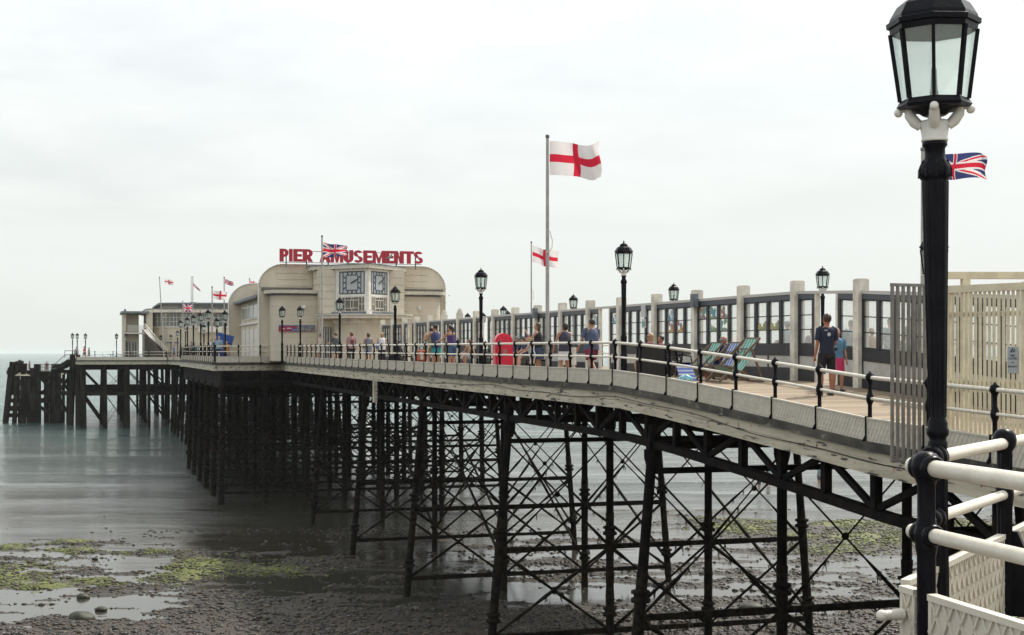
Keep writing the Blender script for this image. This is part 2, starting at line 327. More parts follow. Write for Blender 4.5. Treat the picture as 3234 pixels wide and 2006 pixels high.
# sea: rippled sheet, finer near the pier
def sea_mat():
    m = bpy.data.materials.new('sea_water'); m.use_nodes = True; t = m.node_tree; b = t.nodes['Principled BSDF']; l = t.links.new
    tc = N(t, 'ShaderNodeTexCoord'); sp = N(t, 'ShaderNodeSeparateXYZ'); l(tc.outputs['Object'], sp.inputs[0])
    mr = N(t, 'ShaderNodeMapRange'); mr.inputs['From Min'].default_value = 85; mr.inputs['From Max'].default_value = 260; l(sp.outputs['Y'], mr.inputs['Value'])
    x = N(t, 'ShaderNodeMix', data_type='RGBA'); x.inputs['A'].default_value = (.045,.041,.031,1); x.inputs['B'].default_value = (.04,.10,.095,1)
    n0 = N(t, 'ShaderNodeTexNoise'); n0.inputs['Scale'].default_value = .03; n0.inputs['Detail'].default_value = 4; l(tc.outputs['Object'], n0.inputs['Vector'])
    ad = N(t, 'ShaderNodeMath', operation='ADD', use_clamp=True); s0 = N(t, 'ShaderNodeMath', operation='MULTIPLY_ADD'); s0.inputs[1].default_value = .6; s0.inputs[2].default_value = -.3
    l(n0.outputs['Fac'], s0.inputs[0]); l(s0.outputs[0], ad.inputs[0]); l(mr.outputs[0], ad.inputs[1]); l(ad.outputs[0], x.inputs['Factor'])
    l(x.outputs['Result'], b.inputs['Base Color']); b.inputs['Roughness'].default_value = .12; b.inputs['IOR'].default_value = 1.33; b.inputs['Specular IOR Level'].default_value = .5
    mp = N(t, 'ShaderNodeMapping'); mp.inputs['Scale'].default_value = (.22, 1.0, 1); l(tc.outputs['Object'], mp.inputs[0])
    a = N(t, 'ShaderNodeTexNoise'); a.inputs['Scale'].default_value = .8; a.inputs['Detail'].default_value = 9; a.inputs['Roughness'].default_value = .62; l(mp.outputs[0], a.inputs['Vector'])
    # ripples die out in the sheltered pools
    cl = N(t, 'ShaderNodeMapRange'); cl.inputs['From Min'].default_value = 66; cl.inputs['From Max'].default_value = 100; cl.inputs['To Min'].default_value = .012; cl.inputs['To Max'].default_value = 1; l(sp.outputs['Y'], cl.inputs['Value'])
    c2 = N(t, 'ShaderNodeMapRange'); c2.inputs['From Min'].default_value = 100; c2.inputs['From Max'].default_value = 260; c2.inputs['To Min'].default_value = .22; c2.inputs['To Max'].default_value = .9; l(sp.outputs['Y'], c2.inputs['Value'])
    bp = N(t, 'ShaderNodeBump'); l(cl.outputs[0], bp.inputs['Strength']); mp3 = N(t, 'ShaderNodeMapping'); mp3.inputs['Scale'].default_value = (.018, .11, 1); l(tc.outputs['Object'], mp3.inputs[0])
    g3 = N(t, 'ShaderNodeTexNoise'); g3.inputs['Scale'].default_value = 1.3; g3.inputs['Detail'].default_value = 7; g3.inputs['Roughness'].default_value = .65; l(mp3.outputs[0], g3.inputs['Vector'])
    gr_ = N(t, 'ShaderNodeMapRange'); gr_.inputs['From Min'].default_value = .38; gr_.inputs['From Max'].default_value = .62; gr_.inputs['To Min'].default_value = .25; gr_.inputs['To Max'].default_value = 2.6; l(g3.outputs['Fac'], gr_.inputs['Value'])
    gm = N(t, 'ShaderNodeMath', operation='MULTIPLY'); l(gr_.outputs[0], gm.inputs[0]); l(c2.outputs[0], gm.inputs[1]); l(gm.outputs[0], bp.inputs['Distance']); l(a.outputs['Fac'], bp.inputs['Height']); l(bp.outputs[0], b.inputs['Normal'])
    # thin broken foam lines
    mp2 = N(t, 'ShaderNodeMapping'); mp2.inputs['Scale'].default_value = (.05, .55, 1); l(tc.outputs['Object'], mp2.inputs[0])
    fn = N(t, 'ShaderNodeTexNoise'); fn.inputs['Scale'].default_value = 1.6; fn.inputs['Detail'].default_value = 8; fn.inputs['Roughness'].default_value = .7; l(mp2.outputs[0], fn.inputs['Vector'])
    fr = N(t, 'ShaderNodeMapRange'); fr.inputs['From Min'].default_value = .69; fr.inputs['From Max'].default_value = .73; fr.inputs['To Max'].default_value = .5; l(fn.outputs['Fac'], fr.inputs['Value'])
    xf = N(t, 'ShaderNodeMix', data_type='RGBA'); xf.inputs['B'].default_value = (.6,.6,.55,1); l(fr.outputs[0], xf.inputs['Factor']); l(x.outputs['Result'], xf.inputs['A']); l(xf.outputs['Result'], b.inputs['Base Color'])
    return m
sxs = ticks(-11500, 11500, -110, 60, 1.0, 1500); sys_ = ticks(-100, 12000, 40, 260, .45, 1500)
SX, SY = np.meshgrid(sxs, sys_)
amp = np.clip((SY-72)/60, 0, 1)*np.clip((700-SY)/300, 0, 1)
wv = (fbm(SX*.25, SY, .35, 3, 11)-.5)*.16+(fbm(SX*.12, SY+.06*SX, .12, 2, 13)-.5)*.22
crest = np.exp(-((SY-101-.05*SX+2*(fbm(SX,SY*0,.05,2,4)-.5)*3)/.4)**2)*.26+np.exp(-((SY-112-.04*SX+5*(fbm(SX,SY*0,.04,2,6)-.5))/.45)**2)*.26+np.exp(-((SY-92-.05*SX+5*(fbm(SX,SY*0,.04,2,9)-.5))/.28)**2)*.14
SZ = WATER+amp*wv+crest*fbm(SX, SY, .06, 2, 8)
sea = obj('sea', grid_mesh('sea', SX, SY, SZ, sea_mat()), None); tag(sea, kind='structure')
# shingle
def blobs(name, pts, size, mats, parent=None, squash=.55, seed=1):
    rg = np.random.default_rng(seed); bm = bmesh.new(); bmesh.ops.create_icosphere(bm, subdivisions=1, radius=1)
    base = np.array([v.co[:] for v in bm.verts]); fc = np.array([[v.index for v in f.verts] for f in bm.faces]); bm.free()
    n = len(pts); nb = len(base)
    sc = size[:, None]*rg.uniform(.6, 1.3, (n, 3)); sc[:, 2] *= squash
    jit = rg.uniform(.78, 1.15, (n, nb, 1)); an = rg.uniform(0, 2*PI, n); c, s = np.cos(an), np.sin(an)
    p = base[None]*jit*sc[:, None, :]; x = p[..., 0]*c[:, None]-p[..., 1]*s[:, None]; y = p[..., 0]*s[:, None]+p[..., 1]*c[:, None]
    V = np.stack([x, y, p[..., 2]], -1)+pts[:, None, :]
    Fc = (fc[None]+(np.arange(n)*nb)[:, None, None]).reshape(-1, 3)
    me = bpy.data.meshes.new(name); me.vertices.add(n*nb); me.vertices.foreach_set('co', V.ravel().astype(np.float32))
    me.loops.add(Fc.size); me.loops.foreach_set('vertex_index', Fc.ravel().astype(np.int32)); me.polygons.add(len(Fc))
    me.polygons.foreach_set('loop_start', (np.arange(len(Fc))*3).astype(np.int32)); me.update(calc_edges=True)
    for m in mats: me.materials.append(m)
    me.polygons.foreach_set('material_index', np.repeat(rg.integers(0, len(mats), n), len(fc)).astype(np.int32)); me.update()
    return obj(name, me, None, parent)
rg = np.random.default_rng(5)
STM = [mat('pebble_dark', (.014,.011,.008), .6), mat('pebble_grey', (.030,.025,.018), .6), mat('pebble_brown', (.046,.032,.018), .55), mat('pebble_pale', (.09,.07,.045), .6), mat('pebble_black', (.010,.010,.009), .4)]
n = 170000; py = 47+rg.random(n)**1.15*47; px = (rg.random(n)-.5)*.80*py
gz = ground(px, py); dens = np.clip((gz-WATER+.03)/.07, 0, 1)*np.maximum(np.clip(fbm(px, py, .35, 3, 21)*1.9-.35, .08, 1), np.clip((63-py)/8, 0, .55))
keep = rg.random(n) < dens; px, py, gz = px[keep], py[keep], gz[keep]; szs = .024+.12*rg.random(len(px))**5.0
tag(blobs('shingle', np.stack([px, py, gz+szs*.1], -1), szs, STM), kind='stuff')
n = 2600; py = 62+rg.random(n)*22; px = -24+rg.random(n)*27; gz = ground(px, py); k = (fbm(px, py, .25, 3, 31) > .5) & (gz > WATER-.22)
tag(blobs('scattered_cobbles', np.stack([px[k], py[k], np.full(k.sum(), WATER)-.01], -1), .05+.10*rg.random(k.sum())**2, STM[:2]+STM[4:], seed=3), kind='stuff')
# weed clumps on the banks
n = 26000; q = rg.integers(0, len(MOUNDS), n); M = np.array(MOUNDS)[q]; px = M[:, 0]+rg.normal(0, .55, n)*M[:, 2]; py = M[:, 1]+rg.normal(0, .55, n)*M[:, 3]
gz = ground(px, py); k = (gz > WATER-.02) & (fbm(px, py, 1.1, 3, 41) > .46)
AL = [mat('algae_bright', (.125,.155,.012), .6), mat('algae_olive', (.08,.085,.02), .6), mat('algae_dark', (.035,.038,.015), .6)]
tag(blobs('green_seaweed', np.stack([px[k], py[k], gz[k]+.01], -1), .04+.08*rg.random(k.sum()), AL, squash=.4, seed=9), kind='stuff')
# a few boulders one can pick out
def rock(x, y, r, label):
    X, Y = gp(x, y); mb = MB(); mb.ball((0,0,0), (r*1.25, r, r*.62), 12, 8)
    mb.v = [tuple(Vector(p)*(1+.28*mnoise.noise(Vector(p)*2.2/r*.6+Vector((x, 0, 0))))) for p in mb.v]
    o = obj('boulder', mb, mat('boulder_weedy', (.012,.012,.009), .6, col2=(.03,.034,.010), vscale=5, bump=.6), loc=(X, Y, WATER+.05)); tag(o, label, 'rock')
rock(255, 1955, .42, 'largest dark weedy boulder on the shingle at the bottom left')
rock(262, 1888, .24, 'flat dark rock in the pool just above the big weedy boulder')
rock(320, 1928, .2, 'small grey rock at the edge of the pool right of the big boulder')
rock(300, 1767, .13, 'small black stone standing alone in the pale water beyond the green weed banks')
rock(2370, 1926, .4, 'long dark stone on wet shingle between the nearest two pier trestles')
# haze
hz = MB(); hz.box((-12000, -400, -15), (12000, 12500, 16))
hm = bpy.data.materials.new('thin_sea_haze'); hm.use_nodes = True; t = hm.node_tree; t.nodes.clear()
pv = N(t, 'ShaderNodeVolumePrincipled'); pv.inputs['Color'].default_value = (.90,.96,.97,1); pv.inputs['Density'].default_value = .00008; pv.inputs['Anisotropy'].default_value = 0
t.links.new(pv.outputs[0], N(t, 'ShaderNodeOutputMaterial').inputs['Volume'])
tag(obj('haze', hz, hm), kind='stuff')
# ================================================================ pier structure
# outline of the west and east edges (v at a given u)
def vw(u): return float(np.interp(u, [0, 102.4, 102.5, 136.9, 137, 200.9, 201], [0, 0, 0, 0, -2.6, -2.6, -2.6]))
PIER = pthing('pier', 'long iron pleasure pier running out to sea on dark trestles', 'pier', 0, 0, 0)
us = [5, 10, 14, 18.9, 20.7, 22.5, 24.2, 26, 27.8, 29.6, 32, 33.5, 35.1, 36.5, 38, 45, 56, 66, 80, 92, 102.5, 131, 137, 150, 165, 183, 201]
VE = 11.3
def strip(mb, seg, v0, v1, t0, t1, mat_=0):          # slab following the deck line, t = height below the rail
    for a, b in zip(seg[:-1], seg[1:]):
        za, zb = zr(a), zr(b)
        mb.add([(v0,a,za-t1),(v1,a,za-t1),(v1,b,zb-t1),(v0,b,zb-t1),(v0,a,za-t0),(v1,a,za-t0),(v1,b,zb-t0),(v0,b,zb-t0)],
               [(0,3,2,1),(4,5,6,7),(1,2,6,5),(3,0,4,7)]+([(0,1,5,4)] if a == seg[0] else [])+([(2,3,7,6)] if b == seg[-1] else []), mat_)
d = MB(); strip(d, us, .02, VE-.02, 1.05, 1.17); obj('deck', d, DECKM, PIER)
# widened deck around the pavilion and the pier head
for nm, poly, u0 in [('pavilion_deck', [(0.0,102.6),(-4.85,100.6),(-4.85,136.9),(0.0,136.9)], 110), ('pavilion_deck', [(VE,88),(16.6,92),(16.6,136.9),(VE,136.9)], 110),
                   ('head_deck', [(-14.6,201.02),(22,201.02),(22,262),(-14.6,262)], 210), ('head_deck', [(.02,137.1),(-2.55,137.1),(-2.55,200.9),(.02,200.9)], 170)]:
    m = MB()
    if u0 == 170: strip(m, [137.1, 150, 165, 183, 200.9], -2.55, .0, 1.06, 1.17)
    else: m.prism(poly, dk(u0)-.12, dk(u0)-.005)
    obj(nm, m, DECKM, PIER)
# fascia: dark ledge over flaking cream boards
def fascia_line(pts):                                # pts (v,u) polyline; outward normal to the left of travel
    for (v0, u0), (v1, u1) in zip(pts[:-1], pts[1:]):
        p, q = Vector((v0, u0, 0)), Vector((v1, u1, 0)); t = (q-p).normalized(); nrm = Vector((-t.y, t.x, 0))
        n = max(1, int(round((q-p).length/2.0))) if (q-p).length < 40 else int((q-p).length/4)
        for nm, a, b, o0, o1, mt in (('ledge', 1.13, 1.30, -.06, .12, LEDGE), ('fascia_board', 1.305, 1.505, -.04, .045, FASC), ('fascia_board', 1.515, 1.72, -.04, .06, FASC)):
            m = MB()
            for i in range(n):
                A = p.lerp(q, i/n); B = p.lerp(q, (i+1)/n); za, zb = zr(A.y), zr(B.y)
                vs = []
                for P_, z_ in ((A, za), (B, zb)):
                    for o_, t_ in ((o0, b), (o1, b), (o1, a), (o0, a)): vs.append((P_.x+nrm.x*o_, P_.y+nrm.y*o_, z_-t_))
                m.add(vs, [(0,4,5,1),(1,5,6,2),(2,6,7,3),(3,7,4,0)]+([(0,1,2,3)] if i == 0 else [])+([(7,6,5,4)] if i == n-1 else []))
            obj(nm, m, mt, PIER)
# west edge in separate lengths, travelling seaward the outside is on the left
br = [5, 14, 20.7, 27.8, 35.1, 42, 52, 62, 74, 88, 102.5]
for a, b in zip(br[:-1], br[1:]): 
    s_ = [a]+[u for u in us if a < u < b]+[b]; fascia_line([(0, u) for u in s_])
fascia_line([(0, 102.5), (-4.9, 100.5), (-4.9, 118), (-4.9, 137)])
fascia_line([(-4.9, 137), (-2.6, 137.6), (-2.6, 165), (-2.6, 200.9)]); fascia_line([(-2.6, 200.9), (-14.7, 200.9), (-14.7, 262)])
fascia_line([(16.7, 136.9), (16.7, 92), (VE, 88), (VE, 60), (VE, 35), (VE, 22), (VE, 5)])
m = MB(); m.box((-.17, 81.6, -2.45), (-.05, 82.0, zr(82)-1.72)); u_, Y_ = at(1187, -.1)
m = MB(); m.box((-.22, u_-.13, zr(u_)-2.75), (-.05, u_+.2, zr(u_)-1.73)); obj('cover_plate', m, FASC, PIER)
# rust streaks below bolt heads on the near fascia
m = MB()
for u in np.arange(15, 38, .62):
    uu = u+rnd.uniform(-.2, .2); z0 = zr(uu)-1.32-rnd.uniform(0, .3); w = rnd.uniform(.008, .025); h = rnd.uniform(.03, .11)
    m.add([(-.0635, uu-w, z0), (-.0635, uu+w*.7, z0-.01), (-.0635, uu+w*.3, z0-h), (-.0635, uu-w*.5, z0-h*.8)], [(0,1,2,3)])
    m.add([(-.0485, uu-w, z0), (-.0485, uu+w*.7, z0-.01), (-.0485, uu+w*.3, z0-h), (-.0485, uu-w*.5, z0-h*.8)], [(0,1,2,3)])
tag(obj('rust_streaks', m, RUST, PIER), kind='stuff')
# cable sagging along the fascia
cb = MB(); cu = list(np.arange(14, 60, 1.0)); cb.tube([(-.075, u, zr(u)-1.47+.05*math.sin(u*.43)+.03*math.sin(u*1.1)) for u in cu], .008, 5, cap=False); obj('cable', cb, BLACK, PIER)
# joists under the deck
jm = MB()
for u in np.arange(14, 201, 1.83): jm.box((.1, u-.06, zr(u)-1.50), (VE-.1, u+.06, zr(u)-1.18))
tag(obj('deck_joists', jm, IRON, PIER), kind='stuff')
# girders
GV = [.35, 3.9, 7.6, 10.9]
for gi, v in enumerate(GV):
    top = MB(); strip(top, [u for u in us if u >= 10], v-.1, v+.1, 1.52, 1.72)
    strip(top, [u for u in us if u >= 10], v-.11, v+.11, 2.42, 2.60); g = obj('girder', top, IRON, PIER)
    verts = MB(); k = 0
    for u in np.arange(12.0, 200, 1.83):
        b = u+1.83; near = u < 66 and gi in (0, 3)
        one = MB() if near else verts
        one.box((v-.08, u-.085, zr(u)-2.44), (v+.08, u+.085, zr(u)-1.70))
        if near: obj('upright', one, IRON, g)
        one = MB() if near else verts
        pa, pb = (v, u, zr(u)-2.44), (v, b, zr(b)-1.68)
        if k % 2: pa, pb = (v, u, zr(u)-1.68), (v, b, zr(b)-2.44)
        one.bar(pa, pb, .10, .12)
        if near: obj('diagonal', one, IRON, g)
        k += 1
    tag(obj('lattice_bars', verts, IRON, g), kind='stuff')
# cross bracing frames under the deck at each panel
# trestles
def rough_tube(mb, p, q, r, n, mat_=0, seg=14, amp=.25):
    p, q = Vector(p), Vector(q); pts = []; rr = []
    for i in range(seg+1):
        t = i/seg; P_ = p.lerp(q, t); pts.append(P_); low = 1 if P_.z < -5.5 else .15
        rr.append(r*(1+low*amp*(rnd.random()-.3)))
    mb.tube(pts, rr, n, mat_)
def tuft(mb, P_, L_, n):
    for i in range(n):
        a = rnd.uniform(0, 2*PI); l_ = L_*rnd.uniform(.4, 1.2); w = .018
        d_ = Vector((math.cos(a)*.35, math.sin(a)*.35, -1)).normalized()*l_; s_ = Vector((-math.sin(a), math.cos(a), 0))*w
        mid = P_+d_*.5+Vector((rnd.uniform(-.05,.05), rnd.uniform(-.05,.05), 0))
        mb.add([P_-s_, P_+s_, mid+s_*.8, mid-s_*.8, P_+d_], [(0,1,2,3),(3,2,4)])
def trestle(u, cols, z0=None, tiers=(-3.0, -6.7, -9.6), detail=True, r=.145, cap=True, batter=(.75, .7)):
    zt = zr(u)-1.72; zb = -11.3
    m = MB(); m.box((cols[0]-.2, u-.13, zt-.92), (cols[-1]+.2, u+.13, zt-.70)); T = obj('trestle', m, IRON, PIER)
    def pos(i, z):                                   # column i at height z
        v = cols[i]; f = (zt-z)/(zt-WATER)
        if i == 0: v -= batter[0]*f
        if i == len(cols)-1: v += batter[1]*f
        return Vector((v, u, z))
    for i in range(len(cols)):
        c = MB(); rough_tube(c, pos(i, zt-.3), pos(i, -5.6), r*.92, 10, 0, 4, .1); rough_tube(c, pos(i, -5.55), pos(i, zb), r*1.0, 10, 1, 16, .20)
        for z in (-6.2, -9.0):
            P_ = pos(i, z); c.lathe([(r*1.2,-.12),(r*1.7,-.10),(r*1.7,.0),(r*1.2,.02),(r*1.25,.10),(r*1.7,.12),(r*1.65,.19),(r,.22)], 12, P_, 1)
        c.lathe([(r,-.5),(r*1.5,-.2),(r*1.5,0)], 10, pos(i, zt-.92))
        obj('column', c, [IRON, WET], T)
    for z in tiers:
        c = MB(); a, b = pos(0, z), pos(len(cols)-1, z); seg = 10
        for k in range(seg):
            p_, q_ = a.lerp(b, k/seg), a.lerp(b, (k+1)/seg); w = .15+(.05*rnd.random() if z < -5 else 0); c.bar(p_, q_+(q_-p_)*.02, .12, w, 1 if z < -5 else 0)
        obj('strut', c, [IRON, WET], T)
    wd = MB(); lv = [zt-.9]+list(tiers)
    for i in range(len(cols)-1):
        for k in range(len(lv)-1):
            A, B, C_, D_ = pos(i, lv[k]), pos(i+1, lv[k]), pos(i, lv[k+1]), pos(i+1, lv[k+1])
            if k == 0 and lv[0]-lv[1] < 1.6: continue
            for p_, q_ in ((A, D_), (B, C_)):
                off = Vector((0, .05 if p_ is A else -.05, 0)); m = MB(); n = 9; low = q_.z < -5
                pts = [(p_+off).lerp(q_+off, j/n) for j in range(n+1)]
                m.tube(pts, [(.028 if P_.z > -5.5 else .036+.035*rnd.random()) for P_ in pts], 6, 1 if low else 0); obj('tie_rod', m, [IRON, WET], T)
                if detail:
                    for P_ in pts[1:]:
                        if P_.z < -5.2 and rnd.random() < .45: tuft(wd, P_, .36, 5)
            c_ = (A+B+C_+D_)/4; m = MB(); m.lathe([(.09,-.05),(.105,0),(.09,.05)], 8, (0,0,0), 1); 
            o = obj('boss', m, [IRON, WET], T, loc=c_, rot=(PI/2, 0, 0))
        if detail:
            for z in tiers[1:]:
                for k in range(5):
                    if rnd.random() < .6: tuft(wd, pos(i, z).lerp(pos(i+1, z), rnd.random())-Vector((0,0,.08)), .3, 6)
    if detail: tag(obj('seaweed', wd, WEED, T), kind='stuff')
    return pos
C4 = [.35, 3.9, 7.6, 10.9]
BU = [20.7, 33.5, 46.2, 59.2, 72.0, 85.5]; POS = {}
for u in BU: POS[u] = trestle(u, C4, detail=u < 70)
# raking tie rods between neighbouring trestles on the outer rows
lr = MB()
LT = pthing('pier_side_bracing', 'crossed iron rods tying the pier trestles together along its length', 'bracing', 0, 0, 0)
for a, b in zip(BU[:-1], BU[1:]):
    for i in (1, 2, 3):
        if a < 55 and not (a > 40 and i == 3): continue
        za, zb_ = (-3.2, -9.3) if i in (0, 3) else (-3.0, -9.2)
        for p_, q_ in ((POS[a](i, za), POS[b](i, zb_)), (POS[b](i, za), POS[a](i, zb_))):
            m = MB(); n = 14; pts = [p_.lerp(q_, j/n) for j in range(n+1)]
            m.tube(pts, [(.03 if P_.z > -5.5 else .045+.03*rnd.random()) for P_ in pts], 6, 1); wd = MB()
            obj('tie_rod', m, [IRON, WET], LT)
            if a < 60:
                for P_ in pts:
                    if P_.z < -5 and rnd.random() < .7: tuft(lr, P_, .4, 6)
tag(obj('seaweed', lr, WEED, LT), kind='stuff')
# pavilion part: closer trestles
for k, u in enumerate(np.arange(98.8, 136, 6.3)): trestle(float(u), [-4.45, -1.6, 1.3, 3.9, 7.6, 10.9, 15.5], detail=False, r=.19, batter=(.15, .15))
for u in (141, 146, 151, 158, 165, 172, 179, 186, 193): trestle(float(u), [-2.2, 1.5, 5, 8.5, 11.3], detail=False, batter=(.4, .6), r=.17)
m = MB()
for u0, u1, v in ((98.8, 136.6, -4.5), (98.8, 136.6, -1.6), (98.8, 136.6, 7.6), (98.8, 136.6, 15.5)):
    m.box((v-.12, u0, zr(110)-2.9), (v+.12, u1, zr(110)-1.72))
m.box((-4.5, 100.55, zr(110)-2.9), (16, 100.75, zr(110)-1.72)); m.box((-4.5, 136.0, zr(110)-2.6), (16, 136.2, zr(110)-1.72))
obj('plate_girder', m, IRON, PIER)
# pier head: a forest of piles
HD = zr(210)
for r_i, u in enumerate((202.2, 207.5, 213, 219, 226, 234, 243, 252)):
    vs_ = [v for v in np.arange(-14.0, 22, 3.05)]
    T = obj('trestle', MB().box((-14.3, u-.15, HD-2.45), (21.6, u+.15, HD-2.1)).box((-14.3, u-.14, HD-1.9), (21.6, u+.14, HD-1.72)).box((-14.4, u-.17, -5.9), (21.6, u+.17, -5.45)), TIMB, PIER)
    for j, v in enumerate(vs_):
        if rnd.random() < .2 and j not in (0, 2): continue
        vv = v+rnd.uniform(-.35, .35); thick = (.36 if (r_i == 0 and j % 2 == 0) else .19)+rnd.uniform(0, .06)
        c = MB(); c.tube([(vv+rnd.uniform(-.1,.1), u, -1.75+HD), (vv+rnd.uniform(-.25,.25), u+rnd.uniform(-.2,.2), -11.2)], [thick, thick*1.15], 8); obj('pile', c, TIMB, T)
        if j < len(vs_)-1 and r_i < 5:
            w = .05 if j % 3 else .16
            for za, zb_ in ((HD-2.4, -5.6), (-5.7, -10.2)):
                c = MB(); c.bar((v, u-.2, za), (v+3.05, u-.2, zb_), w, w); obj('brace', c, TIMB, T)
                if j % 3: c = MB(); c.bar((v+3.05, u+.2, za), (v, u+.2, zb_), .05, .05); obj('brace', c, TIMB, T)
# ================================================================ railings
def clip_seg(x0, z0, dx, dz, w, h):
    t0, t1 = -1e9, 1e9
    for o_, d_, hi in ((x0, dx, w), (z0, dz, h)):
        if abs(d_) < 1e-9: continue
        a, b = (0-o_)/d_, (hi-o_)/d_
        if a > b: a, b = b, a
        t0, t1 = max(t0, a), min(t1, b)
    return (x0+dx*t0, z0+dz*t0, x0+dx*t1, z0+dz*t1) if t1-t0 > .01 else None
def panel_mesh(w, h, sp=.105, name='panel', both=False, mt=None):
    m = MB(); m.box((0, -.008, 0), (w, .008, h)); m.box((0, -.025, h), (w, .025, h+.03)); m.box((0, -.02, -.03), (w, .02, 0))
    m.box((-.001, -.018, 0), (.025, .018, h)); m.box((w-.025, -.018, 0), (w+.001, .018, h))
    for sg in (1, -1):
        x = -h
        while x < w+h:
            s_ = clip_seg(x, 0 if sg > 0 else h, .5, .87*sg, w, h)
            if s_:
                for yy in ((-.010,) if not both else (-.013, .013)): m.bar((s_[0], yy, s_[1]), (s_[2], yy, s_[3]), .011, .010 if not both else .014, up=(0,1,0))
            x += sp
    return m.mesh(name, mt or PANELW)
def post_mesh(h=1.05, bracket=True, k=1.0):
    m = MB()
    m.lathe([(.05*k,-h),(.05*k,-h+.06),(.04*k,-h+.1),(.037*k,-.50),(.045*k,-.47),(.062*k,-.43),(.07*k,-.375),(.062*k,-.32),(.045*k,-.28),(.036*k,-.25),(.036*k,-.12),(.05*k,-.07),(.078*k,-.03),(.084*k,.01),(.07*k,.055),(.03*k,.085),(.014*k,.11),(.004,.12)], 12)
    if bracket:                                       # slim outer stay with flared foot
        m.box((-.100, -.011, -1.13), (-.075, .011, -.70)); m.box((-.10, -.011, -.72), (-.03, .011, -.69))
        m.add([(-.075,-.014,-1.03),(-.100,-.014,-1.03),(-.165,-.014,-1.14),(-.06,-.014,-1.14),(-.075,.014,-1.03),(-.100,.014,-1.03),(-.165,.014,-1.14),(-.06,.014,-1.14)],
              [(0,1,2,3),(7,6,5,4),(1,5,6,2),(0,3,7,4)])
    return m.mesh('post', BLACK)
PM = post_mesh(); PM2 = post_mesh(bracket=False); PANEL = panel_mesh(1, .40, .058)  # unit length, stretched to each bay
PANELS = {}
def railing(label, pts, rail_r=.036, group=None, post=PM, out=1, cat='railing', panels=True, zoff=0.0):
    """pts: (v,u) of the posts; outside of the deck is to the left of travel"""
    R = pthing('railing', label, cat, 0, 0, 0, group)
    P3 = [Vector((v, u, zr(u)+zoff)) for v, u in pts]
    for i, p in enumerate(P3):
        a = P3[max(i-1, 0)]; b = P3[min(i+1, len(P3)-1)]; dr = (b-a); an = math.atan2(dr.y, dr.x)-PI/2
        obj('post', post, None, R, loc=p, rz=an)
    for nm, dz, rr in (('top_rail', 0, rail_r), ('mid_rail', -.375, rail_r*.78)):
        m = MB(); m.tube([p+Vector((0,0,dz)) for p in P3], rr, 10); obj(nm, m, RAILW, R)
    if panels:
        for a, b in zip(P3[:-1], P3[1:]):
            dr = b-a; L_ = dr.length; key = round(L_, 1)
            if key not in PANELS: PANELS[key] = panel_mesh(key-.02, .40, .115)
            an = math.atan2(dr.y, dr.x); nrm = Vector((-dr.y, dr.x, 0)).normalized()*.055
            o = obj('panel', PANELS[key], None, R, loc=a+nrm+Vector((0,0,-1.14))+dr*(.01/L_)); o.rotation_euler = (0, -math.asin(dr.z/L_), an)
            o.scale = ((L_-.02)/(key-.02), 1, 1)
            # flip so that ribs face outwards
            o.rotation_euler = (0, math.asin(dr.z/L_), an+PI); o.location = b+nrm+Vector((0,0,-1.14))-dr*(.01/L_)
    return R
mainp = [(.0, u) for u in np.arange(at(3142, 0)[0]-1.83*4, 101.5, 1.83)]
near_ = [p for p in mainp if p[1] < 24.5]; 
railing('black and cream iron railing along the near edge of the pier deck', mainp+[(0, 102.4)])
railing('railing across the front of the widened deck before the pavilion', [(-.05, 102.42), (-1.6, 101.8), (-3.2, 101.15), (-4.85, 100.5)])
railing('railing with closely bunched posts down the side of the pavilion deck', [(-4.85, u) for u in np.arange(101.2, 137, 1.83)])
railing('sloping railing linking the pavilion deck to the pier head', [(-4.85, 137.2), (-2.6, 137.7)]+[(-2.6, u) for u in np.arange(142, 201, 4.3)], post=PM2)
railing('railing along the front edge of the pier head', [(v, 200.9) for v in np.arange(-2.8, -14.9, -2.36)], post=PM2, rail_r=.03)
railing('railing down the west side of the pier head', [(-14.65, u) for u in np.arange(203, 262, 5)], post=PM2, rail_r=.03)
railing('railing on the far side of the pier deck beyond the glass screen', [(VE, u) for u in np.arange(88, 22, -2.1)], post=PM2, panels=False)
railing('railing round the far side of the pavilion deck', [(16.6, u) for u in np.arange(130, 92, -2.4)]+[(VE+.1, 88.2)], post=PM2, panels=False)
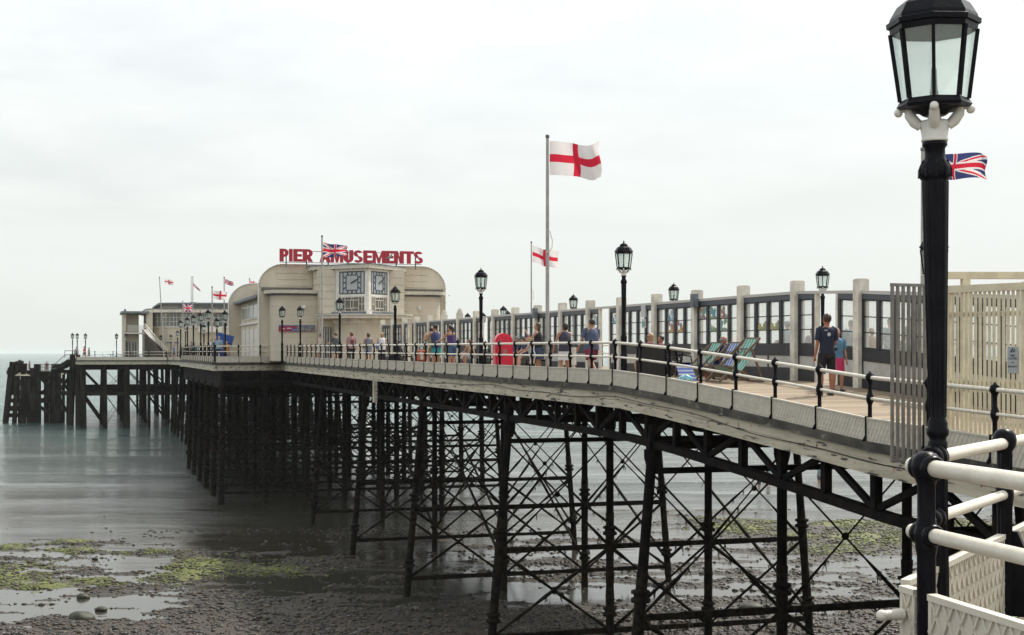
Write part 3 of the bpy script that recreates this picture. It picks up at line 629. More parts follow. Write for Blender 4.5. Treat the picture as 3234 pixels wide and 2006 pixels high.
# ================================================================ lamp posts (origin at the deck, lantern base at height H)
def lamp(label, v=None, u=None, z=None, H=3.05, loc=None, rz=None, fine=False):
    L_ = thing('lamp_post', label, 'street lamp', loc if loc else Wd(v, u, z), TH if rz is None else rz, 'iron lamp posts along the pier')
    n = 20 if fine else 12
    m = MB()
    b = H-.02
    if fine: m.lathe([(.050,-.3),(.050,.0),(.048,.1),(.046,1.14),(.052,1.16),(.052,1.185),(.046,1.195),(.046,1.21),(.058,1.225),(.060,1.25),(.052,1.265),(.054,1.285),(.044,1.31),(.045,1.4),(.070,b-.38),(.070,b-.375),(.084,b-.36),(.086,b-.335),(.082,b-.30),(.062,b-.27),(.054,b-.25),(.054,b-.205),(.066,b-.19),(.066,b-.17),(.05,b-.16)], 24)
    else: m.lathe([(.10,0),(.10,.10),(.085,.16),(.085,.62),(.095,.66),(.095,.70),(.078,.76),(.078,1.12),(.085,1.15),(.085,1.2),(.055,1.26),(.062,1.30),(.062,1.33),(.052,1.36),(.055,1.5),(.070,b-.38),(.070,b-.375),(.084,b-.36),(.086,b-.335),(.082,b-.30),(.062,b-.27),(.054,b-.25),(.054,b-.205),(.066,b-.19),(.066,b-.17),(.05,b-.16)], n)
    if fine:                                           # fluting on the shaft
        for j in range(10):
            a = 2*PI*j/10; m.tube([(.044*math.cos(a), .044*math.sin(a), 1.32), (.069*math.cos(a), .069*math.sin(a), b-.385)], .004, 4)
            m.tube([(.047*math.cos(a), .047*math.sin(a), .1), (.045*math.cos(a), .045*math.sin(a), 1.12)], .006, 4)
            m.tube([(.085*math.cos(a), .085*math.sin(a), b-.36), (.084*math.cos(a), .084*math.sin(a), b-.32), (.063*math.cos(a), .063*math.sin(a), b-.27)], .008, 4)
    obj('column', m, BLACK, L_)
    m = MB()                                           # white cradle: cup and four curled arms
    m.lathe([(.052,b-.17),(.070,b-.165),(.070,b-.155),(.066,b-.15),(.078,b-.07),(.070,b-.055),(.036,b-.05),(.032,b-.02),(.03,b)], n)
    for j in range(4):
        a = PI/8*3+PI/2*j; c, s = math.cos(a), math.sin(a)
        pr = [(.07,-.085),(.10,-.06),(.128,-.02),(.138,.015),(.158,.018),(.176,.008)]
        m.tube([(r*c, r*s, b+q) for r, q in pr], [.026,.031,.028,.021,.013,.012], 10); m.ball((.186*c, .186*s, b-.004), .024, 10, 6)
    obj('cradle', m, WHITE, L_)
    # octagonal lantern cage
    z0, z1 = H+.035, H+.40; r0, r1 = .178, .226; n8 = 8; ro = PI/8+.0
    m = MB(); m.lathe([(.06,H-.05),(.10,H-.02),(.12,H-.01)], 8, rot=ro); m.lathe([(.02,H-.012),(.190,H-.012),(.196,H+.005),(.178,z0),(.02,z0)], 8, rot=ro, smooth=False)
    m.lathe([(.03,z1-.005),(r1,z1-.005),(r1+.004,z1+.028),(.03,z1+.028)], 8, rot=ro, smooth=False)
    P0 = [(r0*math.cos(2*PI*j/8+ro), r0*math.sin(2*PI*j/8+ro), z0) for j in range(8)]; P1 = [(r1*math.cos(2*PI*j/8+ro), r1*math.sin(2*PI*j/8+ro), z1) for j in range(8)]
    for j in range(8): m.bar(P0[j], P1[j], .018, .022, up=(P0[j][0], P0[j][1], 0))
    obj('lantern_frame', m, BLACK, L_)
    for j in range(8):
        k = (j+1) % 8; f = .985
        g = MB(); sc = lambda p: (p[0]*f, p[1]*f, p[2]); a_, b_, c_, d_ = sc(P0[j]), sc(P0[k]), sc(P1[k]), sc(P1[j]); nn = Vector((a_[0]+b_[0], a_[1]+b_[1], 0)).normalized()*.003
        vs = [Vector(p)-nn for p in (a_, b_, c_, d_)]+[Vector(p)-nn*2 for p in (a_, b_, c_, d_)]
        g.add(vs, [(0,1,2,3),(7,6,5,4),(0,4,5,1),(2,6,7,3)]); obj('pane', g, LANG, L_)
    m = MB(); m.tube([(0,0,z0), (0,0,z0+.05)], .022, 8); m.tube([(0,0,z0+.05), (0,0,z0+.17)], [.018, .014], 8); obj('bulb', m, BRASS, L_)
    e = z1+.028
    m = MB(); m.lathe([(.20,e),(.245,e+.002),(.247,e+.028),(.232,e+.036),(.226,e+.055),(.19,e+.115),(.145,e+.150),(.10,e+.168),(.105,e+.172),(.112,e+.182),(.104,e+.195),(.075,e+.225),(.03,e+.245),(.014,e+.25),(.024,e+.268),(.02,e+.285),(.006,e+.30),(.004,e+.33)], 8 if not fine else 8, rot=ro, smooth=False)
    obj('lantern_roof', m, BLACK, L_)
    return L_
W1 = lamp('black lamp post on the near railing where the rail starts to slope down', .14, at(1970, .14)[0], dk(36), 3.0)
def place(src, label, x=None, v=0.0, u=None, zb=None, dz=0.0, s=1.0):
    if u is None: u = at(x, v)[0]
    o = dup(src, Wd(v, u, (dk(u) if zb is None else zb)+dz), TH+rnd.uniform(-.2, .2), label); return o
place(W1, 'black lamp post on the near railing just right of the woman in purple', 1519, .14, dz=.05)
place(W1, 'black lamp post standing just right of the clock bay, in front of the pavilion', 1248, .14, dz=.05)
place(W1, 'black lamp post covering the lower left corner of the clock window', 1073, .14, dz=.05)
place(W1, 'black lamp post beside the teal shirted man with a wall banner behind it', 948.5, .14, dz=.02)
place(W1, 'black lamp post at the left of the pavilion front by the red lifebuoy cabinet', 891, -1.0)
place(W1, 'lamp post mostly hidden behind the big foreground lamp column', 2950, .14, dz=-.12)
for x, lb in ((658, 'largest of the close row of five black lamp posts left of the pavilion'), (634, 'second largest lamp post in the row of five left of the pavilion'), (611, 'middle lamp post of the close row of five left of the pavilion'),
              (592, 'fourth lamp post in the close row of five, right of the small union flag pole'), (570.5, 'furthest lamp post in the close row of five left of the pavilion')):
    place(W1, lb, x, -4.7, dz=.12)
EASTL = [(2598, 11.0, 'lamp post seen in the doorway gap of the glass screen behind the boy in navy'), (2128, 11.0, 'lamp post beyond the glass screen above the deck chairs'), (1811, 11.0, 'lamp post beyond the screen right of the tall England flagpole'),
         (1590, 13.0, 'lamp post beyond the screen above the red lifebuoy cabinet'), (1477, 15.5, 'small lamp post beyond the screen between the two pointed screen pillars'), (1603, 16.4, 'faint lamp post half hidden behind another one above the lifebuoy cabinet'), (1526, 16.4, 'distant lamp post partly hidden by a nearer black lamp column')]
for x, v, lb in EASTL: place(W1, lb, x, v, dz=.02)
for x, v, y, lb in ((711, -4.0, 1010, 'pale lamp post close to the curved edge of the rear pavilion block'), (685, -3.4, 1030, 'small lamp post between the rear pavilion block and the five large lamps'), (644, -2.4, 1045, 'tiny lamp post in front of the white wall of the end pavilion'),
                    (586, -2.4, 1040, 'small faint lamp post beside the small union flag pole'), (561, -2.3, 1060, 'small lamp post left of the close row of five'), (540, -2.4, 1075, 'very small lamp post before the end pavilion wall'), (508, -3.4, 1075, 'small lamp post at the foot of the curved stair'),):
    u = at(x, v)[0]; Y = at(x, v)[1]; zb = (HOR-y)/F*Y-3.02
    place(W1, lb, x, v, zb=max(zb, dk(u)-.3))
for x, v, lb in ((398, -13.0, 'small lamp post before the ground floor windows of the end pavilion'), (368, -14.0, 'lone small lamp post standing against the sky left of the end pavilion'), (270, -14.4, 'right hand one of three small lamp posts at the pier head corner'),
                 (244, -14.5, 'tallest of the three small lamp posts at the pier head corner'), (229, -14.5, 'leftmost lamp post in the picture at the top of the landing steps')):
    u_ = {398: 203, 368: 205, 270: 204}.get(x, 202.5)
    t_ = (x-1617)/F; Y_ = u_/(CT-ST*t_); X_ = t_*Y_; v = X_*CT+Y_*ST-OV
    place(W1, lb, v=v, u=u_, dz=-.1)
# ================================================================ flags
def flag_mesh(kind, w, h, seed, droop=0.0, nx=44, ny=26, tilt=0.0, furl=0.0):
    vs = []; fs = []; ms = []
    for j in range(ny+1):
        for i in range(nx+1):
            s, t = i/nx, j/ny
            ph = s*7.5+seed
            y = .24*h*s**.7*math.sin(ph+t*1.5)+.05*h*math.sin(s*17+seed*2+t*4)*s
            x = w*(s*(1-.05*math.sin(ph)**2)+.035*s*math.sin(t*5+seed))
            z = h*(t-.5)*(1-furl*s)+tilt*w*s-droop*h*s*s+.075*h*math.sin(s*6.3+seed+t)*s**.6+.03*h*math.sin(s*13+seed*3)*s
            vs.append((x, y, z))
    def col(s, t):
        a = s*2.0*w/h/(w/h)-1; X_ = (s-.5)*2; Y_ = (t-.5)*2     # -1..1
        if kind == 'england': return 1 if abs(X_)*w < .19*h or abs(Y_) < .205 else 0
        if abs(X_)*w/h < .10 or abs(Y_) < .20: 
            return 1
        if abs(X_)*w/h < .167 or abs(Y_) < .333: return 0
        d1 = abs(Y_-X_)/1.118*1.0; d2 = abs(Y_+X_)/1.118
        for d, sg in ((Y_-X_, 1), (Y_+X_, -1)):
            dd = d*.9*(1 if X_*1 > 0 else -1)
            if -.02 < dd*sg*1 < .12: return 1
            if abs(d)*.9 < .2: return 0
        return 2
    for j in range(ny):
        for i in range(nx):
            a = j*(nx+1)+i; fs.append((a, a+1, a+nx+2, a+nx+1)); ms.append(col((i+.5)/nx, (j+.5)/ny))
    m = MB(); m.v = vs; m.f = fs; m.m = ms; m.sm = [True]*len(fs)
    return m
def fabric(name, c):
    if name in MATS: return MATS[name]
    m = bpy.data.materials.new(name); m.use_nodes = True; t = m.node_tree; t.nodes.clear()
    a = N(t, 'ShaderNodeBsdfDiffuse'); a.inputs[0].default_value = (*c, 1); b = N(t, 'ShaderNodeBsdfTranslucent'); b.inputs[0].default_value = (*c, 1)
    x = N(t, 'ShaderNodeMixShader'); x.inputs[0].default_value = .45; t.links.new(a.outputs[0], x.inputs[1]); t.links.new(b.outputs[0], x.inputs[2])
    t.links.new(x.outputs[0], N(t, 'ShaderNodeOutputMaterial').inputs[0]); MATS[name] = m; return m
FLG = [fabric('flag_white', (.78,.74,.74)), fabric('flag_red', (.62,.03,.06)), fabric('flag_blue', (.05,.06,.17))]
def flagpole(x, v, ytop, label, base=None, u=None, r=.06, lean=0):
    if u is None: u, Y = at(x, v)
    else:
        t_ = (x-1617)/F; Y = u/(CT-ST*t_); v = t_*Y*CT+Y*ST-OV
    zb = dk(u) if base is None else base; zt = (HOR-ytop)/F*Y
    R = pthing('flagpole', label, 'flagpole', v, u, zb, 'white flagpoles on the pier'); h = zt-zb
    m = MB(); m.tube([(0,0,0), (lean*.5,0,h*.5), (lean,0,h-.1)], [r*1.15, r, r*.8], 10); m.lathe([(r*1.7,0),(r*1.7,.12),(r*1.1,.16)], 10); obj('pole', m, mat('pole_grey_white', (.42,.40,.38), .5, var=.2), R)
    m = MB(); m.lathe([(r*.8,-.12),(r*1.1,-.1),(r*1.1,-.02),(.02,0)], 10, (lean, 0, h)); obj('pole_cap', m, GREYM, R)
    m = MB(); pts = [(r*1.0+.0, -.02, h*.60), (r+.09, -.03, h*.56), (r+.07, -.04, h*.53), (r*.4, -.07, h*.515), (-r*1.1, -.03, h*.51)]
    m.tube([(p[0], p[1]-r*.5, p[2]) for p in pts], .016, 6); obj('rope', m, WHITE, R)
    return v, u, zt, Y
def flag(kind, label, xp, x1, y0, y1, info, seed, tilt=0, droop=0, furl=0, colours=None, nx=44, ny=26):
    v, u, zt, Y = info; w = (x1-xp)/F*Y; h = (y1-y0)/F*Y; zc = (HOR-(y0+y1)/2)/F*Y
    o = obj('flag', flag_mesh(kind, w, h, seed, droop, nx, ny, tilt, furl), FLG, loc=Wd(v, u, zc)+Vector((.07, 0, 0)), rz=.10)
    return tag(o, label, 'flag', 'flags flying along the pier')
i1 = flagpole(1729, 1.0, 425, 'tallest white flagpole, standing in the middle of the picture behind the railing', r=.062)
flag('england', 'largest flag, a white one with a red cross on the tall middle pole', 1733, 1906, 446, 553, i1, .4, tilt=-.06, droop=-.02)
i2 = flagpole(1678, 12.0, 762, 'thin flagpole beyond the glass screen, left of the tall middle pole', r=.045)
flag('england', 'white and red cross flag partly behind the tall middle flagpole', 1681, 1763, 775, 828, i2, 1.9, tilt=-.32, droop=-.1)
i3 = flagpole(1017, .5, 743, 'white flagpole in front of the pavilion left of the clock', r=.06)
flag('union', 'union flag waving across the start of the red lettering', 1020, 1096, 765, 812, i3, 2.6, tilt=-.10, furl=.35, droop=-.05, nx=60, ny=36)
i4 = flagpole(2914, 10.2, 465, 'white flagpole mostly hidden by the big foreground lamp', r=.06)
flag('union', 'union flag streaming out to the right of the big foreground lamp column', 2920, 3126, 488, 568, i4, 3.4, tilt=.02, droop=.0, nx=80, ny=44)
i5 = flagpole(518, 0, 874, 'leaning white flagpole at the left of the end pavilion', u=199, base=-1.0, r=.07, lean=-.6)
flag('england', 'small faded red and white flag furthest left', 518-3, 544, 880, 896, i5, 1.2, tilt=-.2)
i6 = flagpole(609, 0, 873, 'slim flagpole with a limp dark streamer above the end pavilion roof', u=202, base=-1, r=.06)
flag('union', 'limp dark streamer hanging from the middle pole of the end pavilion', 611, 634, 893, 904, i6, .7, tilt=-.9, furl=.5)
i6b = flagpole(604, 0, 873, 'thin mast with small fittings beside the streamer pole on the end pavilion', u=215, base=4, r=.05)
i7 = flagpole(577, -2.0, 950, 'short flagpole beside the close row of five lamps', r=.06)
flag('union', 'small union flag in front of the end pavilion windows', 579, 608, 960, 983, i7, 2.1, tilt=-.12, nx=60, ny=36)
i8 = flagpole(670, -4.0, 904, 'white flagpole between the lamps and the rear pavilion block', r=.055)
flag('england', 'red cross flag just left of the rear pavilion block', 672, 717, 917, 944, i8, 2.9, tilt=-.13)
i9 = flagpole(708, -3.0, 874, 'tall thin flagpole left of the rounded rear block', r=.05)
flag('union', 'small drooping union flag on the pole nearest the rear pavilion block', 709, 736, 880, 897, i9, 1.1, tilt=-.35, furl=.3)
i10 = flagpole(788, 3.0, 878, 'short flagpole rising behind the rounded rear block', r=.05)
flag('england', 'tiny red and white flag behind the rounded rear block roof', 789, 812, 882, 897, i10, .2, tilt=-.45)
# ================================================================ glass wind screen down the middle of the deck
SCR = pthing('glass_screen', 'long glazed wind screen with navy frames and cream pillars down the middle of the pier', 'wind screen', 0, 0, 0)
VS = 5.6; P_U = [at(2719, VS)[0]+3.41*k for k in range(-3, 19)]
ART = {  # bay index from the near pillar -> coloured pictures on panes (window, row): palette
 2: {(0, 0): 'a', (1, 0): 'b', (2, 0): 'c', (1, 1): 'd', (2, 1): 'e'}, 1: {(1, 1): 'f', (2, 1): 'f'}, 3: {(1, 0): 'g', (2, 1): 'h', (1, 1): 'h'}, 5: {(0, 0): 'g', (1, 0): 'g', (1, 1): 'g'}}
def art(kind, mb, x0, x1, z0, z1, y):
    cols = {'a': (3,4,1,4), 'b': (4,2,0,4), 'c': (1,4,3,4), 'd': (5,4,2,5), 'e': (5,4,4,2), 'f': (6,5,2,6), 'g': (7,7,0,7), 'h': (6,3,1,0), 'i': (7,0,4,7)}[kind]
    w, h = x1-x0, z1-z0; rr = random.Random(kind+str(round(y, 2)))
    for k in range(7):
        cx = x0+w*rr.uniform(.2, .8); cz = z0+h*rr.uniform(.12, .85); r = min(w, h)*rr.uniform(.15, .34); n = 7; s_ = -1
        if k < 2: cz = z0+h*.12; poly = [(x0+.01, z0+.01+k*.02), (x1-.01, z0+.01+k*.02), (x1-.01, z0+h*(.18-.05*k)), (cx, z0+h*(.3-.08*k)), (x0+.01, z0+h*.15)]
        else: poly = [(min(max(cx+r*rr.uniform(.5, 1.3)*math.cos(2*PI*j/n), x0+.01), x1-.01), min(max(cz+r*rr.uniform(.6, 1.6)*math.sin(2*PI*j/n), z0+.01), z1-.01)) for j in range(n)]
        mb.add([(y-.009-.0012*k, a, b) for a, b in poly][::-1], [tuple(range(len(poly)))], cols[k % 4])
ARTM = [mat('print_blue', (.13,.27,.38), .6), mat('print_orange', (.48,.20,.12), .6), mat('print_green', (.27,.36,.13), .6), mat('print_red', (.36,.13,.13), .6), mat('print_teal', (.18,.34,.33), .6), mat('print_sepia', (.34,.32,.26), .6), mat('print_yellow', (.46,.39,.16), .6), mat('print_pale_blue', (.38,.48,.52), .6)]
for k, u in enumerate(P_U):
    z = dk(u); idx = k-3                                # idx 0 = pillar at photo x 2719
    m = MB(); m.box((VS-.16, u-.13, z), (VS+.16, u+.13, z+2.78)); m.box((VS-.13, u-.10, z+2.78), (VS+.13, u+.10, z+2.80))
    if idx in (12, 13): m.box((VS-.12, u-.09, z+2.80), (VS+.12, u+.09, z+2.92)); m.box((VS-.07, u-.05, z+2.92), (VS+.07, u+.05, z+3.02))
    P_ = obj('pillar', m, CREAM, SCR)
    if idx in (3, 8): 
        m = MB(); m.box((VS-.30, u-.33, z+2.22), (VS-.10, u-.135, z+2.66)); obj('loudspeaker_box', m, GREYB, SCR)
    if k == len(P_U)-1: continue
    u1 = P_U[k+1]; za, zb_ = z, dk(u1); gap = idx % 5 == 0
    ua, ub = u+.13, u1-.13
    def seg(m, t0, t1, a, b, h0, h1, mat_=0):          # box following the deck between u a..b
        z_a, z_b = dk(a), dk(b)
        m.add([(VS+t0,a,z_a+h0),(VS+t1,a,z_a+h0),(VS+t1,b,z_b+h0),(VS+t0,b,z_b+h0),(VS+t0,a,z_a+h1),(VS+t1,a,z_a+h1),(VS+t1,b,z_b+h1),(VS+t0,b,z_b+h1)],
              [(0,3,2,1),(4,5,6,7),(0,1,5,4),(1,2,6,5),(2,3,7,6),(3,0,4,7)], mat_)
    m = MB(); seg(m, -.07, .07, ua, ub, 2.42, 2.50); obj('top_rail', m, mat('top_rail_paint', (.50,.49,.46), .5), SCR)
    runs = [(ua, ub, 4)] if not gap else [(ua, ua+.95, 1), (ub-.95, ub, 1)]
    if gap:
        m = MB(); seg(m, -.06, .06, ua+.96, ua+1.06, 0, 2.415); seg(m, -.06, .06, ub-1.06, ub-.96, 0, 2.415); obj('door_post', m, CREAM, SCR)
    for a, b, nw in runs:
        m = MB(); seg(m, -.05, .05, a, b, 2.28, 2.415); obj('header', m, mat('header_slate', (.06,.07,.09), .5), SCR); m = MB(); seg(m, -.05, .05, a, b, .70, 1.0); seg(m, -.03, .03, a+.02, b-.02, .36, .70, 2); seg(m, -.05, .05, a, b, 0, .36)
        seg(m, -.045, .045, a, a+.05, .36, .70); seg(m, -.045, .045, b-.05, b, .36, .70)
        if nw == 4: seg(m, -.05, .05, (a+b)/2-.03, (a+b)/2+.03, .36, .70)
        obj('dado', m, [NAVY, GREYB, mat('dado_white', (.52,.51,.48), .6, var=.15)], SCR)
        wseg = (b-a)/nw
        for wi in range(nw):
            a0, b0 = a+wi*wseg, a+(wi+1)*wseg; fw = .10 if nw == 4 else .17
            m = MB(); seg(m, -.05, .05, a0, a0+fw, 1.0, 2.28); seg(m, -.05, .05, b0-fw*.55, b0, 1.0, 2.28); seg(m, -.035, .035, a0+fw, b0-fw*.55, 1.0, 1.05); seg(m, -.035, .035, a0+fw, b0-fw*.55, 2.23, 2.28)
            H3 = [1.05, 1.43, 1.83, 2.23]
            for hh in H3[1:3]: seg(m, -.02, .02, a0+fw, b0-fw*.55, hh-.012, hh+.012)
            wo_ = obj('window', m, NAVY, SCR); dz = dk((a0+b0)/2)
            for ri in range(3):
                g = MB(); g.box((VS-.004, a0+fw-.005, dz+H3[ri]), (VS+.004, b0-fw*.55+.005, dz+H3[ri+1])); po = obj('pane', g, SCRG, wo_)
            an = ART.get(idx+1 if False else idx, {})
            for (wj, rj), kd in an.items():
                if wj == (nw-1-wi):                     # windows counted from the far (left) end in the photo
                    g = MB(); rz_ = 2-rj; art(kd, g, a0+fw, b0-fw*.55, dz+H3[rz_], dz+H3[rz_+1], VS); obj('picture', g, ARTM, wo_)
m = MB(); u_ = at(2032, VS-.1)[0]; z = dk(u_); m.box((VS-.12, u_-.18, z+2.0), (VS-.06, u_+.18, z+2.45)); m.box((VS-.10, u_-.16, z+1.62), (VS-.06, u_+.16, z+1.95)); obj('notice', m, mat('notice_pale', (.5,.52,.53), .5), SCR)
m = MB(); m.box((VS-.11, u_-.13, z+1.68), (VS-.101, u_+.13, z+1.86)); obj('notice', m, ARTM[4], SCR)
# ================================================================ gates
GRL = mat('grille_taupe_paint', (.24,.22,.19), .5, var=.25, vscale=4)
G = pthing('anti_climb_grille', 'grey steel grille of upright bars jutting out past the pier edge by the gate', 'grille', -.72, 20.7, 0, rz=.12)
zt, zb_ = 1.14, -1.82
m = MB(); m.box((-.03,-.025,zt-.05), (.98,.025,zt)); m.box((-.03,-.025,zb_), (.72,.025,zb_+.05)); obj('rail', m, GRL, G)
for k in range(8):
    m = MB(); x = k*.112+(0 if k else 0); m.box((x-.026, -.02, zb_+.05 if k < 7 else -1.1), (x+.020, .02, zt-.05)); obj('bar', m, GRL, G)
gx0, gy0 = Vector((7.22, 23.6, 0)), Vector((8.12, 22.35, 0)); gd = (gy0-gx0).normalized(); LG = 2.9; ga = math.atan2(gd.y, gd.x)
G = thing('slatted_gate', 'cream slatted timber pier gate standing open behind the big lamp column', 'gate', (gx0.x, gx0.y, 0), ga)
GC = mat('gate_cream_paint', (.74,.66,.47), .55, col2=(.62,.55,.40), vscale=4)
z1, z0 = 1.0, -1.60
m = MB(); m.box((-.04,-.05,z1-.02), (LG,.05,z1+.10)); m.box((-.04,-.045,z0), (.06,.045,z1-.02)); m.box((1.50,-.045,z0), (1.62,.045,z1-.02)); m.box((.06,.0,z1-.42), (1.5,.04,z1-.34)); m.box((.06,.0,-.65), (1.5,.04,-.45)); m.box((.06,.0,z0+.02), (1.5,.04,z0+.16)); obj('frame', m, GC, G)
x = .09; k = 0
while x < 1.46:
    m = MB(); m.box((x, -.024, z0+.01), (x+.050, -.008, z1-.022)); obj('slat', m, GC, G); x += .0875; k += 1
x = 1.66
while x < LG: m = MB(); m.box((x, -.024, z0+.01), (x+.050, -.008, z1-.022)); obj('slat', m, GC, G); x += .0875
# notice on the gate
SG = thing('notice_board', 'small grey notice with dark lettering fixed to the cream slatted gate', 'sign', (gx0+gd*1.27).to_tuple()[:2]+(-.33,), ga)
m = MB(); m.box((-.09,-.052,0), (.09,-.043,.42)); obj('board', m, mat('notice_grey', (.36,.38,.40), .5), SG)
INK = mat('notice_ink', (.03,.035,.05), .6)
def text3d(name, s, size, m, parent, loc, rot, depth=.002, off=0.0, sx=1.0, align='CENTER'):
    c = bpy.data.curves.new(name, 'FONT'); c.body = s; c.size = size; c.extrude = depth; c.offset = off; c.align_x = align; c.align_y = 'BOTTOM_BASELINE' if False else 'BOTTOM'
    c.resolution_u = 4
    t_ = bpy.data.objects.new(name, c); COL.objects.link(t_); bpy.context.view_layer.update()
    dg = bpy.context.evaluated_depsgraph_get(); me = bpy.data.meshes.new_from_object(t_.evaluated_get(dg)); bpy.data.objects.remove(t_)
    me.materials.clear(); me.materials.append(m)
    o = bpy.data.objects.new(name, me); COL.objects.link(o); o.parent = parent; o.location = loc; o.rotation_euler = rot; o.scale = (sx, 1, 1)
    return o
for s_, z_, sz in (('PIER', .255, .045), ('CLOSES', .21, .045), ('AT', .15, .035), ('MIDNIGHT', .085, .036)):
    text3d('lettering', s_, sz, INK, SG, (0, -.053, z_), (PI/2, 0, 0), .001, .001)
m = MB(); m.plate([(-.05,.33),(-.01,.395),(.015,.395),(-.015,.33)], (0,-.0525,0), (1,0,0), (0,0,1), (0,-.002,0)); m.plate([(.0,.33),(.02,.375),(.05,.38),(.03,.33)], (0,-.0525,0), (1,0,0), (0,0,1), (0,-.002,0)); obj('emblem', m, INK, SG)
# second gate leaf and its head beam further in
G2 = thing('gate_frame', 'cream head beam and slatted leaf crossing the pier behind the open gate', 'gate', (7.5, 26.6, 0), .02)
m = MB(); m.box((.5,-.08,1.37), (7.5,.08,1.50)); m.box((.9,-.08,-1.4), (1.04,.08,1.37)); m.box((3.3,-.07,-1.4), (3.44,.07,1.37)); obj('beam', m, GC, G2)
# ================================================================ foreground corner of the promenade
DZ = -1.62
C_ = Vector((1.90, 6.92, 0)); dA = Vector((.17, -.67, 0)).normalized(); dB = Vector((.52, .85, 0)).normalized()
PB = C_+dB*2.17
R = thing('corner_railing', 'chunky black and cream railing at the corner closest to the camera', 'railing', (C_.x, C_.y, DZ))
lo = lambda p: Vector((p.x-C_.x, p.y-C_.y, p.z-DZ))
A0 = C_+dA*.17; RT = -.545
bm_ = MB(); bm_.lathe([(.044,-1.075),(.044,-.42),(.050,-.39),(.056,-.33),(.050,-.27),(.042,-.24),(.042,-.085),(.050,-.06),(.066,-.03),(.072,.005),(.066,.04),(.046,.066),(.018,.076)], 20); big = bm_.mesh('post', BLACK)
A3 = A0+dA*1.95; Bz = lambda t: -.545-.012*t
for p, kk in ((Vector((1.96, 6.74, 0)), 1.0), (PB, 1.0), (PB+dB*1.9, 1.0)):
    o = obj('post', big, None, R, loc=lo(Vector((p.x, p.y, RT))), rz=.6); o.scale = (kk, kk, 1)
# heavier box part and stay of the posts
for p in (PB, PB+dB*1.9):
    m = MB(); q = p; r_ = Vector((dB.y, -dB.x, 0)); 
    m.add([q+r_*.03+Vector((0,0,-1.10)), q+r_*.075+Vector((0,0,-1.10)), q+r_*.30+Vector((0,0,DZ)), q-r_*.03+Vector((0,0,DZ))]+[x_+dB*.05 for x_ in (q+r_*.03+Vector((0,0,-1.10)), q+r_*.075+Vector((0,0,-1.10)), q+r_*.30+Vector((0,0,DZ)), q-r_*.03+Vector((0,0,DZ)))], [(0,1,2,3),(7,6,5,4),(0,4,5,1),(1,5,6,2),(2,6,7,3),(3,7,4,0)])
    m.box(tuple(q+Vector((-.036,-.036,DZ)))[:3], tuple(q+Vector((.036,.036,-.62)))[:3]); m.v = [tuple(lo(Vector(x_))) for x_ in m.v]; obj('stay', m, BLACK, R)
pA = Vector((1.96, 6.74, 0)); endA = pA+dA*5.5
for nm, z_, rr in (('top_rail', RT, .040), ('mid_rail', RT-.315, .035)):
    m = MB(); s0 = pA-dA*.15; pts = [s0+Vector((0,0,z_)), s0+dA*.02+Vector((0,0,z_)), endA+Vector((0,0,z_))]; m.tube([lo(q_) for q_ in pts], [rr*.6, rr, rr], 20); obj(nm, m, RAILW, R)
    m = MB(); a = C_+dB*.42; m.tube([lo(a+Vector((0,0,z_))), lo(C_+dB*6+Vector((0,0,z_-.05)))], rr*.88, 16); obj(nm, m, RAILW, R)
    for c_, d_ in ((pA+Vector((0,0,z_)), dA), (C_+dB*.56+Vector((0,0,z_)), dB)):
        m = MB()                                       # collars round the rails
        for o_ in (-.055, 0, .055):
            m.tube([lo(c_+d_*(o_-.022)), lo(c_+d_*(o_-.012)), lo(c_+d_*(o_+.012)), lo(c_+d_*(o_+.022))], [rr*1.35, rr*(1.75 if o_ == 0 else 1.55), rr*(1.75 if o_ == 0 else 1.55), rr*1.35], 18)
        obj('collar', m, BLACK, R)
m = MB(); m.tube([lo(pA+Vector((0,0,DZ))), lo(pA+Vector((0,0,RT)))], [.048, .045], 4, side=(1,0,0)); m.tube([lo(pA+Vector((0,0,-2.1))), lo(pA+Vector((0,0,RT-.03)))], [.044, .040], 14); obj('standard', m, BLACK, R)
PG1 = panel_mesh(2.05, .50, .105, both=True); PG2 = panel_mesh(3.2, .50, .105, both=True)
def setp(me, a, d, z, L_):
    o = obj('panel', me, None, R, loc=lo(Vector((a.x, a.y, z)))); o.rotation_euler = (0, 0, math.atan2(d.y, d.x)); return o
setp(PG1, C_+dB*.04, dB, DZ-.02, 2.05); setp(PG1, C_+dB*2.2, dB, DZ-.02, 2.05); setp(PG2, C_+dA*.26, dA, DZ-.04, 3.2)
m = panel_mesh(.135, .50, .105, both=True); setp(m, C_+dA*.0, dA, DZ-.04, .2)
m = MB(); m.tube([lo(C_+Vector((-.02,-.06,DZ+.36))), lo(C_+Vector((-.13,-.10,DZ+.36)))], [.028, .022], 12); m.ball(lo(C_+Vector((-.13,-.10,DZ+.36))), .028, 12, 8); obj('lug', m, CREAM, R)
lp = C_+dB*.60
BIG = lamp('largest lamp post, right in the foreground at the corner of the promenade railing', loc=(lp.x+.02, lp.y, DZ), rz=math.radians(5.7), H=2.985, fine=True)
BIG.scale = (.972, .972, .972); BIG.rotation_euler = (Matrix.Rotation(-.0105, 3, 'Y') @ Matrix.Rotation(math.radians(5.7), 3, 'Z')).to_euler()
m = MB(); far = C_+dB*6
m.prism([(C_.x+.02, C_.y+.02), (far.x, far.y), (14, far.y+2), (20, 4), (20, -8), (4.6, -8), (endA.x, endA.y)], DZ-.25, DZ-.06)
tag(obj('promenade_deck', m, DECKD), kind='structure')
m = MB(); m.prism([(-25, -8), (1.4, -8), (1.4, 5.2), (-25, 5.2)], -2.0, DZ-.06); tag(obj('promenade', m, mat('concrete', (.3,.29,.27), .8, var=.2)), kind='structure')
m = MB()
